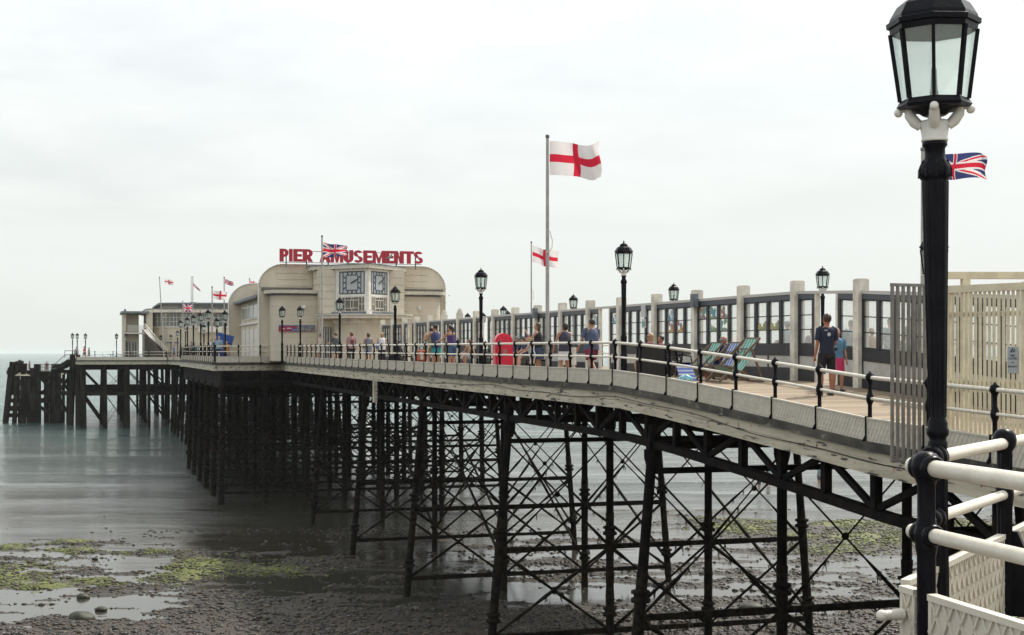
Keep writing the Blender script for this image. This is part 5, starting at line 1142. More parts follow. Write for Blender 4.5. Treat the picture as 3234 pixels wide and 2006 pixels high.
for y, h in ((1173,.5),(1242,.6)): m = MB(); m.bar(at3(180, y, YL-3), at3(250, y, YL-6), .3, h); obj('waling', m, TIMB, LS)
for x0, x1, w in ((201,200,.35),(215,213,.3),(160,162,.4),(150,152,.3)): m = MB(); m.bar(at3(x0,1176,YL+2), at3(x1,1350,YL+2), w, w); obj('pile', m, TIMB, LS)
for a, b in (((181,1245),(225,1180)),((184,1188),(222,1240)),((184,1250),(218,1312))): m = MB(); m.bar(at3(*a, YL-1), at3(*b, YL-1), .35, .35); obj('brace', m, TIMB, LS)
for x0, x1, w in ((231,222,.7),(245,247,.6)): m = MB(); m.bar(at3(x0,1120,201.5), at3(x1,1360,201.5), w, w); obj('pile', m, TIMB, LS)
# ================================================================ people
HAIRD = mat('hair_dark', (.018,.013,.010), .5); HAIRB = mat('hair_brown', (.09,.05,.025), .5); HAIRR = mat('hair_auburn', (.16,.045,.025), .5); HAIRF = mat('hair_fair', (.38,.26,.13), .5); HAIRG = mat('hair_grey', (.3,.29,.28), .6)
EYE = mat('eye_dark', (.02,.015,.012), .3); SHOE = mat('shoe_dark', (.03,.03,.035), .6); SHOEW = mat('shoe_white', (.6,.6,.6), .5)
PG_ = 'people on the pier'
def person(label, x=None, v=1.0, h=1.7, yh=None, face=180, skin=SKINB, hair=HAIRD, hairstyle='short', top=None, toptype='tee', bottom=None, bottype='shorts', arms='down', legs='stand', lean=0, shoe=SHOE, u=None, zb=None, extra=None, build=1.0, detail=False, group=PG_, seat=.45):
    """x = photo column, v = distance across the deck; face = degrees, 0 looks out to the left of travel seaward (-v), measured as compass in the pier frame: 180 faces seaward"""
    if u is None: u, Y = at(x, v)
    else:
        if x is not None: t_ = (x-1617)/F; Y = u/(CT-ST*t_); v = t_*Y*CT+Y*ST-OV
        else: Y = Wd(v, u, 0).y
    z = dk(u) if zb is None else zb
    if yh is not None and legs != 'sit': h = min(1.93, max(.9, (HOR-yh)/F*Y-z))
    R = pthing('person', label, 'person', v, u, z, group, rz=math.radians(face))
    s = h; X = Vector((1,0,0)); B = MB(); m2 = build
    sit = legs == 'sit'; hz_ = seat+.10 if sit else .525*s
    hip = Vector((0, 0, hz_)); la = math.radians(lean); tv = Vector((0, math.sin(la), math.cos(la)))   # local +y = forwards
    waist = hip+tv*.09*s; chest = hip+tv*.20*s; sh = hip+tv*.285*s; neck = hip+tv*.335*s; hd = neck+Vector((0, math.sin(la*.5)*.05, .075*s))+tv*.0
    # torso and neck
    tor = [hip-tv*.055*s, hip, waist, chest, sh, sh+tv*.03*s, neck-tv*.012*s, neck+tv*.02*s]
    trr = [(.075*s*m2,.06*s), (.098*s*m2,.072*s*m2), (.080*s*m2,.062*s*m2), (.096*s*m2,.068*s*m2), (.105*s*m2,.058*s), (.075*s,.045*s), (.036*s,.036*s), (.033*s,.034*s)]
    B.tube(tor, trr, 14, side=(1,0,0))
    B.ball(hd, (.047*s,.058*s,.068*s), 14, 10); B.ball(hd+Vector((0,.012*s,-.03*s)), (.036*s,.044*s,.038*s), 10, 8); B.ball(hd+Vector((0,.058*s,-.008*s)), (.009*s,.013*s,.014*s), 6, 5)
    for q in (-1, 1): B.ball(hd+Vector((q*.047*s,-.002*s,-.006*s)), (.007*s,.013*s,.017*s), 6, 5)
    # legs
    def leg(q):
        H_ = hip+Vector((q*.052*s,0,-.01*s)); 
        a, b = {'stand': (4, 2), 'sit': (84, 0), 'walk': (22 if q > 0 else -16, -2 if q > 0 else 42), 'bend': (6 if q > 0 else -8, 10 if q > 0 else 22), 'cross': (8, 6)}[legs]
        if legs == 'sit' and q > 0: a, b = 88, 12
        a, b = math.radians(a), math.radians(b); K = H_+Vector((q*.006*s, math.sin(a), -math.cos(a)))*1.0*.242*s; K = H_+Vector((q*.02*s, math.sin(a)*.242*s, -math.cos(a)*.242*s))
        A_ = K+Vector((0, -math.sin(b)*.235*s, -math.cos(b)*.235*s))
        if not sit and legs in ('stand', 'cross'): A_.z = .042*s
        B.tube([H_+Vector((0,0,.03*s)), H_, H_.lerp(K, .5), K, K.lerp(A_, .3), K.lerp(A_, .7), A_, A_+Vector((0,0,-.02*s))], [.055*s*m2,.057*s*m2,.049*s*m2,.034*s,.036*s,.026*s,.020*s,.021*s], 10, side=(1,0,0))
        ft = MB(); f0 = A_+Vector((0,-.03*s,-.022*s)); dirf = Vector((0, math.cos(b*.8), -math.sin(b*.8)*.9)) if legs == 'walk' and q < 0 else Vector((0,1,0))
        ft.tube([f0, f0+dirf*.03*s, f0+dirf*.09*s, f0+dirf*.14*s, f0+dirf*.155*s], [(.018*s,.018*s),(.026*s,.026*s),(.029*s,.018*s),(.027*s,.012*s),(.010*s,.008*s)], 10, side=(1,0,0))
        obj('shoe', ft, shoe, R); return H_, K, A_
    LG_ = [leg(-1), leg(1)]
    # arms
    def hand(W_, d_, q):
        d_ = d_.normalized(); B.tube([W_, W_+d_*.03*s, W_+d_*.055*s], [(.014*s,.011*s),(.022*s,.011*s),(.021*s,.009*s)], 8)
        sd_ = d_.cross(Vector((0,1,.3))).normalized(); pr = d_.cross(sd_)
        for k in range(4):
            f = (k-1.5)*.0105*s; o_ = W_+d_*.053*s+sd_*f; L1 = (.026, .030, .028, .022)[k]*s
            B.tube([o_, o_+d_*L1*.6+pr*.003*s, o_+d_*L1+pr*.010*s], [.0055*s,.005*s,.004*s], 5)
        B.tube([W_+d_*.015*s+sd_*q*.016*s, W_+d_*.034*s+sd_*q*.034*s, W_+d_*.052*s+sd_*q*.036*s], [.007*s,.006*s,.005*s], 5)
    AR = []
    ap = {'down': ((6, 5), (14, 3)), 'rail': ((38, 14), (78, -6)), 'front': ((30, 10), (95, -32)), 'phone': ((40, 20), (150, -10)), 'carry': ((10, 10), (70, 0)), 'lap': ((24, 12), (62, -25)), 'hips': ((-14, 38), (40, -48)), 'brace': ((16, 16), (26, 2))}
    for q in (-1, 1):
        key = arms if isinstance(arms, str) else arms[0 if q < 0 else 1]
        (fa, oa), (fb, ob) = ap[key]; S_ = sh+X*q*.112*s*m2**.7+tv*.006*s
        def dv(f, o): f, o = math.radians(f+lean*.0), math.radians(o); return Vector((q*math.sin(o)*math.cos(f)if abs(f) < 1.2 else q*math.sin(o)*.5, math.sin(f), -math.cos(f)*math.cos(o))).normalized()
        E_ = S_+dv(fa, oa)*.172*s; W_ = E_+dv(fb, ob)*.148*s
        B.tube([S_-X*q*.03*s, S_, S_.lerp(E_, .5), E_, E_.lerp(W_, .35), W_], [.030*s,.033*s,.027*s,.022*s,.021*s,.0145*s], 8); hand(W_, W_-E_, q); AR.append((S_, E_, W_))
    body = obj('body', B, skin, R)
    md = body.modifiers.new('fuse', 'REMESH'); md.mode = 'VOXEL'; md.voxel_size = .0085 if detail else (.013 if Y < 70 else .02); md.use_smooth_shade = True
    if yh is not None or detail:
        e = MB(); 
        for q in (-1, 1): e.ball(hd+Vector((q*.018*s,.052*s,.010*s)), (.007*s,.006*s,.005*s), 6, 4)
        obj('eyes', e, EYE, R)
    # clothes
    g = .008*s+.006; fat = lambda rr, k=1.0: [((a+g)*k, (b+g)*k) for a, b in rr]
    if top:
        T = MB()
        if toptype in ('tee', 'tank', 'dress', 'shirt'):
            T.tube([hip-tv*.045*s, hip+tv*.01*s, waist, chest, sh, sh+tv*.032*s, neck-tv*.018*s], [(.104*s*m2+g,.078*s*m2+g), (.103*s*m2+g,.078*s*m2+g), (.089*s*m2+g,.070*s*m2+g), (.099*s*m2+g,.071*s*m2+g), (.107*s+g*.6,.06*s+g), (.074*s,.047*s), (.040*s,.040*s)], 16, side=(1,0,0))
        if toptype == 'strapless': T.tube([hip-tv*.02*s, waist, chest, chest+tv*.045*s], [(.10*s+g,.075*s+g), (.084*s+g,.066*s+g), (.097*s+g,.070*s+g), (.099*s+g,.066*s+g)], 16, side=(1,0,0))
        if toptype in ('tee', 'shirt'):
            for S_, E_, W_ in AR: T.tube([S_-(S_-hip).normalized()*-.01-X*(.03 if S_.x > 0 else -.03)*s, S_, S_.lerp(E_, .78)], [.033*s+g*.5,.034*s+g*.6,.032*s+g*.7], 10)
        if toptype == 'dress':
            T.tube([hip+tv*.03*s, hip-Vector((0,0,.08*s)), hip-Vector((0,0,.2*s))], [(.102*s+g,.078*s+g), (.125*s,.10*s), (.155*s,.125*s)], 16, side=(1,0,0))
        T.v = [tuple(Vector(p)+.006*mnoise.noise_vector(Vector(p)*9)) for p in T.v]; obj('top', T, top, R)
    if bottom:
        T = MB()
        if bottype in ('shorts', 'trousers'):
            T.tube([hip+tv*.035*s, hip, hip-Vector((0,0,.05*s))], [(.093*s*m2+g,.072*s*m2+g), (.102*s*m2+g,.078*s*m2+g), (.092*s*m2+g,.072*s+g)], 16, side=(1,0,0))
            f = .85 if bottype == 'shorts' else 1.0
            for H_, K, A_ in LG_:
                if bottype == 'shorts': T.tube([H_+Vector((0,0,.01*s)), H_.lerp(K, .45), H_.lerp(K, .80)], [.062*s*m2+g*.5,.060*s*m2+g*.5,.058*s*m2+g*.6], 12, side=(1,0,0))
                else: T.tube([H_+Vector((0,0,.01*s)), H_.lerp(K, .5), K, K.lerp(A_, .6), A_.lerp(K, .08)], [.060*s*m2+g*.5,.053*s*m2+g*.5,.040*s+g*.5,.034*s+g*.5,.032*s+g*.5], 12, side=(1,0,0))
        elif bottype == 'skirt':
            T.tube([hip+tv*.05*s, hip, hip-Vector((0,0,.10*s)), hip-Vector((0,0,.21*s))], [(.088*s+g,.068*s+g), (.104*s+g,.080*s+g), (.120*s,.092*s), (.128*s,.10*s)], 18, side=(1,0,0))
        T.v = [tuple(Vector(p)+.005*mnoise.noise_vector(Vector(p)*8)) for p in T.v]; obj('bottoms', T, bottom, R)
    # hair
    if hairstyle != 'bald':
        Hh = MB(); Hh.ball(hd+Vector((0,-.012*s,.016*s)), (.053*s,.058*s,.062*s), 14, 9)
        if hairstyle in ('bob', 'long'): Hh.tube([hd+Vector((0,-.02*s,.02*s)), hd+Vector((0,-.026*s,-.03*s)), hd+Vector((0,-.028*s,-.062*s if hairstyle == 'bob' else -.14*s))], [(.054*s,.045*s), (.056*s,.036*s), (.040*s,.018*s)], 12, side=(1,0,0))
        if hairstyle == 'bun': Hh.ball(hd+Vector((0,-.06*s,.035*s)), .03*s, 8, 6)
        if hairstyle == 'tail': Hh.tube([hd+Vector((0,-.05*s,.03*s)), hd+Vector((0,-.085*s,.01*s)), hd+Vector((0,-.085*s,-.06*s)), hd+Vector((.01*s,-.07*s,-.15*s))], [.016*s,.026*s,.024*s,.005*s], 8)
        # clear of the face
        Hh.v = [tuple(Vector((p[0], min(p[1], hd.y+(.02*s if p[2] < hd.z+.028*s else .055*s)), p[2]))+.005*s*mnoise.noise_vector(Vector(p)*22)) for p in Hh.v]
        obj('hair', Hh, hair, R)
    R['_'] = 0; del R['_']
    return dict(R=R, hd=hd, sh=sh, hip=hip, chest=chest, AR=AR, LG=LG_, s=s)
C = cloth
def bag(p, m, q=1, w=.22, h_=.28, dz=-.30, strap=True, name='shoulder_bag', back=False):
    b = MB(); s = p['s']; c = p['hip']+Vector((q*.16*s, -.04*s, .06*s)) if not back else p['chest']+Vector((0, -.13*s, -.02*s))
    b.ball(c, (w*.5 if back else .07, .08 if back else w*.5, h_*.5), 12, 8); obj(name, b, m, p['R'])
    if strap:
        b = MB()
        if back:
            for e in (-.06*s, .06*s): b.tube([p['sh']+Vector((e, -.08*s, 0)), p['sh']+Vector((e, 0, .055*s)), p['sh']+Vector((e, .08*s, -.02*s))], .012, 5)
        else: b.tube([c+Vector((0, -.02, h_*.4)), p['sh']+Vector((q*.06*s, -.075*s, -.05*s)), p['sh']+Vector((-q*.0*s, -.03*s, .05*s))], .012, 5)
        obj('strap', b, m, p['R'])
def hat(p, m, brim=.16, name='hat', cap=False):
    b = MB(); c = p['hd']; s = p['s']
    b.lathe([(.058*s,.02*s),(.056*s,.05*s),(.04*s,.078*s),(.01*s,.084*s)], 14, c)
    if cap: b.tube([c+Vector((0,.05*s,.022*s)), c+Vector((0,.115*s,.015*s))], [(.04*s,.006), (.03*s,.004)], 10, side=(1,0,0))
    else: b.lathe([(.05*s,.02*s),(brim,.012*s),(brim,.018*s),(.05*s,.028*s)], 16, c)
    obj(name, b, m, p['R'])
def shades(p, m):
    b = MB(); c = p['hd']; s = p['s']
    for q in (-1, 1): b.ball(c+Vector((q*.021*s,.056*s,.010*s)), (.018*s,.010*s,.013*s), 8, 6); b.tube([c+Vector((q*.036*s,.05*s,.012*s)), c+Vector((q*.050*s,0,.010*s))], .003*s, 4)
    b.tube([c+Vector((-.01*s,.062*s,.012*s)), c+Vector((.01*s,.062*s,.012*s))], .003*s, 4); obj('sunglasses', b, m, p['R'])
# facing: 0 = seaward (local +y along the pier away from us), 90 = towards the west rail
p = person('boy in a bright blue top with a rucksack walking away left of the teal man', 925, 1.0, yh=1068, face=0, top=C('blue', (.05,.13,.50)), bottom=C('grey', (.2,.2,.22)), skin=SKINB, hair=HAIRD, legs='walk'); bag(p, C('royal', (.05,.13,.5)), back=True, w=.3, h_=.36)
person('broad man in a teal shirt and blue jeans walking away in front of the banner', 971, 2.0, yh=1047, face=0, top=C('teal', (.02,.22,.28)), bottom=C('denim', (.05,.10,.20)), bottype='trousers', build=1.25, hair=HAIRB, legs='walk')
person('woman in a pale vest half hidden by the flagpole before the pavilion', 1013, 2.2, yh=1051, face=0, top=C('cream', (.62,.55,.5)), toptype='tank', bottom=C('white', (.6,.58,.55)), bottype='shorts', hair=HAIRB, skin=SKINA)
person('fair haired woman in a white top just right of the flagpole before the pavilion', 1027, 3.2, yh=1056, face=0, top=C('white', (.6,.58,.55)), toptype='tank', bottom=C('pinkish', (.5,.35,.32)), bottype='skirt', hair=HAIRF, hairstyle='bob')
person('man in a dark grey t-shirt leaning left of the lamp below the clock', 1060, 1.2, yh=1051, face=20, top=C('charcoal', (.07,.08,.09)), bottom=C('slate', (.13,.14,.16)), hair=HAIRB, arms='rail')
p = person('auburn haired woman in a dusty pink top and black trousers walking away', 1110, 1.6, yh=1049, face=0, top=C('dusty_pink', (.38,.22,.22)), bottom=C('black', (.015,.015,.02)), bottype='trousers', hair=HAIRR, hairstyle='bob', build=1.15, legs='walk', skin=SKINA); bag(p, C('plum', (.14,.06,.07)), back=True, w=.26, h_=.3); 
p = person('woman in a sleeveless grey denim dress with a cross body strap', 1163, 1.6, yh=1052, face=0, top=C('grey_denim', (.17,.19,.24)), toptype='dress', hair=HAIRB, hairstyle='bob', skin=SKINA, arms='carry'); bag(p, C('brown', (.15,.08,.05)), q=-1)
p = person('blonde woman in a white vest and black trousers with a blue bag', 1206, 1.4, yh=1051, face=0, top=C('bright_white', (.72,.72,.74)), toptype='tank', bottom=C('black', (.015,.015,.02)), bottype='trousers', hair=HAIRF, hairstyle='bob', skin=SKINA, arms='down'); bag(p, C('blue', (.05,.13,.5)), q=-1)
person('dark haired person in black seated on the left bench', 1258, 3.6, face=60, top=C('black', (.015,.015,.02)), bottom=C('black', (.015,.015,.02)), bottype='trousers', legs='sit', hair=HAIRD, arms='lap')
p = person('toddler with a pale blue sun hat in a buggy at the railing', 1331, .7, h=1.0, face=70, top=C('white', (.6,.58,.55)), bottom=C('coral', (.5,.14,.09)), hair=HAIRF, legs='sit', seat=.35, arms='lap'); hat(p, C('pale_blue', (.35,.5,.62)), .09, 'sun_hat')
p = person('bare armed woman turned away behind the woman in the teal skirt', 1362, 1.9, yh=1035, face=-10, top=C('olive', (.2,.2,.12)), toptype='tank', bottom=C('khaki', (.25,.2,.13)), hair=HAIRD, hairstyle='bun', skin=SKINA, arms='phone')
p = person('woman in a navy halter top and teal skirt leaning at the railing', 1378, .75, yh=1025, face=30, top=C('navy', (.03,.045,.12)), toptype='tank', bottom=C('teal_skirt', (.015,.24,.26)), bottype='skirt', hair=HAIRD, hairstyle='bun', skin=SKINA, arms='rail', build=1.12, lean=8)
p = person('tanned woman in a purple strapless top and denim shorts with a big dark shoulder bag', 1428, .9, yh=1027, face=35, top=C('purple', (.06,.03,.14)), toptype='strapless', bottom=C('denim', (.06,.11,.24)), hair=HAIRD, hairstyle='tail', skin=SKINA, arms='rail', lean=10); bag(p, C('black', (.015,.015,.02)), q=1, w=.36, h_=.36)
p = person('person with tousled hair bending forward on the bench next to the lamp column', 1493, 3.4, face=100, top=C('tan', (.3,.22,.15)), toptype='tank', bottom=C('pale_blue_cloth', (.35,.42,.52)), legs='sit', hair=HAIRB, hairstyle='bob', skin=SKINA, arms='lap', lean=22)
p = person('seated man in a dark blue top and grey cap right of the red lifebuoy cabinet', 1632, 3.2, face=100, top=C('navy', (.03,.045,.12)), bottom=C('khaki', (.25,.2,.13)), legs='sit', hair=HAIRG, arms='lap', skin=SKINA); hat(p, C('grey', (.2,.2,.22)), .1, 'cap', True)
p = person('seated person in a dark wide brimmed hat by the bench', 1650, 3.4, face=90, top=C('charcoal', (.07,.08,.09)), bottom=C('khaki', (.25,.2,.13)), legs='sit', hair=HAIRD, arms='lap'); hat(p, C('charcoal', (.07,.08,.09)), .17)
p = person('seated man wearing a navy baseball cap behind the blonde girl', 1666, 2.6, face=100, top=C('navy', (.03,.045,.12)), bottom=C('charcoal', (.07,.08,.09)), legs='sit', hair=HAIRD, arms='lap', seat=.5); hat(p, C('navy', (.03,.045,.12)), .1, 'cap', True)
person('little blonde girl in a pale top gripping the railing', 1682, .45, h=1.25, face=75, top=C('pale_grey_blue', (.5,.55,.6)), toptype='tank', bottom=C('cream', (.62,.55,.5)), hair=HAIRF, hairstyle='long', skin=SKINA, arms='rail', lean=14, shoe=SHOEW)
person('woman with a long brown ponytail on the phone beside the tall flagpole', 1703, .75, yh=1020, face=60, top=C('black', (.02,.02,.025)), toptype='tank', bottom=C('denim_skirt', (.05,.07,.13)), bottype='skirt', hair=HAIRB, hairstyle='long', skin=SKINA, arms=('phone', 'rail'), lean=6)
p = person('woman with sunglasses on her head, dark vest and pleated white skirt', 1783, .75, yh=1021, face=18, top=C('dark_purple', (.05,.045,.08)), toptype='tank', bottom=C('bright_white', (.72,.72,.74)), bottype='skirt', hair=HAIRD, hairstyle='bob', skin=SKINA, arms='brace', build=1.1, shoe=SKINA)
person('stocky man in a grey blue t-shirt and dark red shorts stepping along the railing', 1868, 1.0, yh=1008, face=20, top=C('slate_blue', (.07,.09,.16)), bottom=C('maroon', (.20,.015,.05)), build=1.28, hair=HAIRD, skin=SKINA, arms='brace', legs='walk', detail=True)
p = person('fair haired woman in dark sunglasses seated behind the black wind break', 2053, 2.3, face=95, top=C('mauve', (.25,.12,.14)), legs='sit', bottom=C('black', (.015,.015,.02)), hair=HAIRF, hairstyle='long', skin=SKINA, arms='lap', seat=.42); shades(p, EYE)
person('dark haired child seated next to the woman in sunglasses', 2087, 2.4, h=1.5, face=85, top=C('mauve', (.25,.12,.14)), legs='sit', bottom=C('black', (.015,.015,.02)), hair=HAIRD, skin=SKINC, arms='lap', seat=.44)
p = person('bald sunburnt man in blue mirrored glasses reclining in the left deck chair', 2272, 3.7, h=1.72, face=82, top=C('dark_blue', (.03,.04,.12)), legs='sit', bottom=C('navy', (.03,.045,.12)), hairstyle='bald', skin=SKINC, arms='lap', lean=-12, seat=.33, detail=True); shades(p, mat('mirror_blue', (.02,.28,.42), .15))
p = person('teenage boy in a navy sports shirt and black shorts seen from behind', 2611, 3.4, yh=970, face=-5, top=C('navy_sport', (.012,.016,.04)), bottom=C('black_shorts', (.010,.010,.012)), hair=mat('hair_chestnut', (.035,.017,.010), .5), skin=SKINC, arms=('down', 'carry'), legs='stand', detail=True, build=.86)
b = MB(); s = p['s']; W_ = p['AR'][1][2]; b.tube([W_+Vector((-.12,.0,-.05)), W_+Vector((.0,.02,-.07)), W_+Vector((.16,.02,-.03))], [(.05,.06), (.09,.08), (.05,.05)], 10, side=(0,1,0)); obj('rolled_jacket', b, C('olive_dark', (.05,.055,.05)), p['R'])
b = MB(); c = p['chest']; b.lathe([(.001,0),(.045,0),(.045,.006)], 14, (0,0,0)); obj('badge', b, C('pale_badge', (.5,.5,.52)), p['R'], loc=c+Vector((-.05,-.118*1.06*s,.05)), rot=(PI/2,0,0)); b = MB(); b.box((-.16,-.001,0), (-.08,.004,.02)); obj('badge', b, C('pale_badge', (.5,.5,.52)), p['R'], loc=c+Vector((-.0,-.12*s,.14)))
b = MB(); H_, K, A_ = p['LG'][1]; b.tube([H_.lerp(K,.15)+Vector((.105,.0,0)), H_.lerp(K,.8)+Vector((.09,-.02,0))], [(.008,.03), (.008,.05)], 6, side=(1,0,0)); obj('leg_rim_light', b, C('bright_white', (.72,.72,.74)), p['R'])  # white strip paints the sunlit rim along the right leg
person('woman in a hot pink skirt and orange trim half hidden behind the boy in navy', 2644, 4.3, h=1.55, face=180, top=C('light_blue', (.10,.22,.34)), bottom=C('hot_pink', (.62,.04,.14)), bottype='skirt', hair=HAIRB, hairstyle='long', skin=SKINA)
# beyond the glass, on the far walkway
GP = 'people seen through the glass screen'
for x, v, h, t_, lb, f in ((2487, 8.8, 1.78, 'grey_blue', 'man in pale grey blue behind the right hand panes, hat on', 0), (2452, 8.4, 1.3, 'tan', 'seated figure in tan seen low through the glass near the third deck chair', 90), (2565, 9.2, 1.55, 'lilac', 'person in lilac seen through the single pane left of the boy in navy', 0), (2688, 7.9, 1.72, 'grey_blue', 'stooping man in blue seen through the pane with a small notice', 0),
                          (2754, 9, 1.5, 'peach', 'person in peach seen through the glass right of the closest pillar', 180), (2812, 8.2, 1.75, 'grey_blue', 'man in grey seen through the glass left of the steel grille', 0), (2880, 9, 1.8, 'slate', 'dark figure seen through the glass behind the grille', 0)):
    c = {'grey_blue': (.25,.32,.36), 'tan': (.4,.3,.22), 'lilac': (.42,.33,.40), 'peach': (.5,.33,.27), 'slate': (.13,.14,.16)}[t_]
    pp = person(lb, x, v, h, face=f, top=C(t_, c), bottom=C(t_, c), bottype='trousers', hair=HAIRB, legs='stand' if h > 1.4 else 'sit', group=GP, skin=SKINA)
    if 'hat on' in lb: hat(pp, C('grey', (.2,.2,.22)), .12)
# platform left of the pavilion
person('grey haired man in a pale blue shirt beside the dark blue booth', 692, -3.6, yh=1063, face=150, top=C('powder_blue', (.22,.34,.45)), bottom=C('navy', (.03,.045,.12)), bottype='trousers', build=1.3, hair=HAIRG)
person('person in white left of the man in pale blue by the lamps', 667, -3.9, yh=1071, face=0, top=C('bright_white', (.6,.6,.62)), bottom=C('charcoal', (.07,.08,.09)), hair=HAIRF); person('dark haired person in black next to the man in pale blue', 679, -3.7, yh=1070, face=180, top=C('charcoal', (.07,.08,.09)), bottom=C('charcoal', (.07,.08,.09)), bottype='trousers')
person('person in a yellow and orange top beside the blue booth', 716, -3.2, yh=1078, face=180, top=C('amber', (.5,.24,.05)), bottom=C('pinkish', (.5,.35,.32)), hair=HAIRB)
person('person with dark hair behind the bunched posts under the lamp row', 604, -3.9, yh=1080, face=90, top=C('charcoal', (.07,.08,.09)), bottom=C('charcoal', (.07,.08,.09))); person('person in teal bending among the bunched railing posts', 620, -3.8, yh=1084, face=90, top=C('teal', (.02,.22,.28)), bottom=C('charcoal', (.07,.08,.09)), lean=25)
person('person in blue sitting high on the sloping railing at the left of the lamps', 550, -2.9, yh=1089, face=90, top=C('blue_grey', (.08,.12,.24)), bottom=C('charcoal', (.07,.08,.09)))
for x, y, t_, c, lb in ((242, 1096, 'lilac', (.42,.33,.40), 'person in a lilac top at the head of the landing steps, under the lamps'), (266, 1094, 'scarlet', (.5,.03,.04), 'person in a bright red top and dark shorts walking on the pier head'), (281, 1098, 'slate', (.13,.14,.16), 'person in dark clothes following the one in bright red')):
    t2 = (x-1617)/F; u_ = 202.5; person(lb, x, u=u_, yh=y, face=90 if t_ != 'lilac' else 0, top=C(t_, c), bottom=C('charcoal', (.07,.08,.09)), legs='walk', hair=HAIRD)
for x, lb, f in ((93, 'person in brown standing on the timber landing stage near its corner hut roof', 90), (147, 'person leaning out over the rail of the timber landing stage', 200)):
    q = Vector(((x-1617)/F*(YL+2), YL+2, (HOR-1179)/F*(YL+2))); R_ = person(lb, v=q.x*CT+q.y*ST-OV, u=-q.x*ST+q.y*CT, h=1.8, zb=q.z, face=f, top=C('brown_top', (.14,.07,.06)), bottom=C('slate', (.13,.14,.16)), skin=SKINA, lean=18 if f > 100 else 0)
# paddlers on the beach
for x, yf, h, lb in ((2427, 1536, 1.7, 'adult in a pale top wading in the shallows beyond the right hand girders'), (2398, 1541, 1.3, 'child wading beside the adult in the shallows'), (2588, 1530, 1.6, 'figure standing in the shallows behind the right hand girder uprights')):
    Y = F*10.33/(yf-HOR); Xw = (x-1617)/F*Y; person(lb, v=Xw*CT+Y*ST-OV, u=-Xw*ST+Y*CT, h=h, zb=WATER-.12, face=30, top=C('grey_blue', (.25,.32,.36)), bottom=C('charcoal', (.07,.08,.09)), skin=SKINA, group='people paddling')
# ================================================================ things on the deck
def cabinet(label, x, v, h, w, u=None):
    u = at(x, v)[0] if u is None else u; R = pthing('lifebuoy_cabinet', label, 'lifebuoy cabinet', v, u, dk(u), 'red lifebuoy cabinets')
    m = MB(); n = 12; out = [(-w/2, 0), (w/2, 0), (w/2, h-w/2)]+[(w/2*math.cos(PI*k/n), h-w/2+w/2*math.sin(PI*k/n)) for k in range(1, n)]+[(-w/2, h-w/2)]
    for s0, y0, y1 in ((1.0, -.10, .26), (.9, -.16, -.10), (.72, -.19, -.16)): m.plate([(a*s0, .02+b*(.5+.5*s0)) for a, b in out], (0,y0,0), (1,0,0), (0,0,1), (0,y1-y0,0))
    m.plate([(a*.55, .12+b*.5) for a, b in out], (0,-.20,.0), (1,0,0), (0,0,1), (0,.012,0)); b = obj('shell', m, RED, R)
    md = b.modifiers.new('soft', 'BEVEL'); md.width = .03; md.segments = 2; md.limit_method = 'ANGLE'
    m = MB(); m.box((-w*.12,-.215,.45*h), (w*.12,-.205,.62*h)); obj('notice', m, mat('print_red', (.48,.06,.07), .6), R)
    m = MB(); m.tube([(-w*.3,-.19,.15*h), (-w*.3,-.23,.3*h), (-w*.3,-.19,.55*h)], .015, 6); obj('handle', m, RED, R); return R
cabinet('big glossy red lifebuoy cabinet on the deck behind the railing', 1590, .9, 1.42, .66); cabinet('small red lifebuoy cabinet at the left end of the near deck', 902, 1.0, 1.12, .5)
def bench(label, x, v, n=2.0):
    u = at(x, v)[0]; R = pthing('bench', label, 'bench', v, u, dk(u), 'black cast iron benches against the screen', rz=PI/2+PI)
    m = MB(); 
    for k in range(5): m.box((-n/2,.02+k*.09,.42), (n/2,.095+k*.09,.45))
    obj('seat', m, BLACK, R); m = MB()
    for k in range(4): m.box((-n/2,-.06-.02*k,.52+k*.09), (n/2,-.03-.02*k,.595+k*.09))
    obj('backrest', m, BLACK, R)
    for s in (-n/2+.05, 0, n/2-.05):
        m = MB(); m.bar((s,-.14,.88), (s,-.02,.40), .05, .05); m.bar((s,-.02,.42), (s,-.10,0), .05, .05); m.bar((s,.44,.42), (s,.50,0), .05, .05); m.bar((s,-.04,.40), (s,.48,.40), .05, .04); m.tube([(s,-.06,.66), (s,.2,.68), (s,.42,.64), (s,.46,.42)], .022, 6); obj('leg', m, BLACK, R)
    m = MB()                                           # pierced skirt plate facing the camera
    m.box((-n/2,-.03,.08), (n/2,-.01,.14)); m.box((-n/2,-.03,.30), (n/2,-.01,.40)); k = -n/2
    while k < n/2-.1: m.box((k,-.03,.14), (k+.07,-.01,.30)); k += .13
    obj('pierced_panel', m, BLACK, R); return R
bench('black iron bench with a dark figure on it, left of the women at the railing', 1262, 4.2, 2.4); bench('black iron bench left of the red lifebuoy cabinet', 1530, 4.0, 2.4); bench('black iron bench behind the blonde girl', 1665, 4.0, 2.4)
bench('black bench in shadow behind the black wind break', 2110, 4.5, 1.8)
# buggy
u_ = at(1331, .75)[0]; R = pthing('buggy', 'child buggy with orange red seat parked against the railing', 'buggy', .75, u_, dk(u_))
m = MB(); m.bar((-.05,-.1,.30), (-.05,.35,.32), .4, .05); m.bar((-.05,-.1,.30), (-.05,-.35,.80), .4, .05); obj('seat', m, C('orange', (.5,.12,.05)), R)
m = MB()
for s in (-.22, .22): m.bar((s,-.45,1.0), (s,.35,.1), .03, .03); m.bar((s,.1,.45), (s,-.3,.1), .03, .03)
m.bar((-.22,-.45,1.0), (.22,-.45,1.0), .03, .03); obj('frame', m, WHITE, R)
for s in (-.22, .22):
    for y in (-.3, .35): m = MB(); m.lathe([(.10,-.02),(.10,.02)], 12); obj('wheel', m, BLACK, R, loc=(s, y, .10), rot=(0, PI/2, 0))
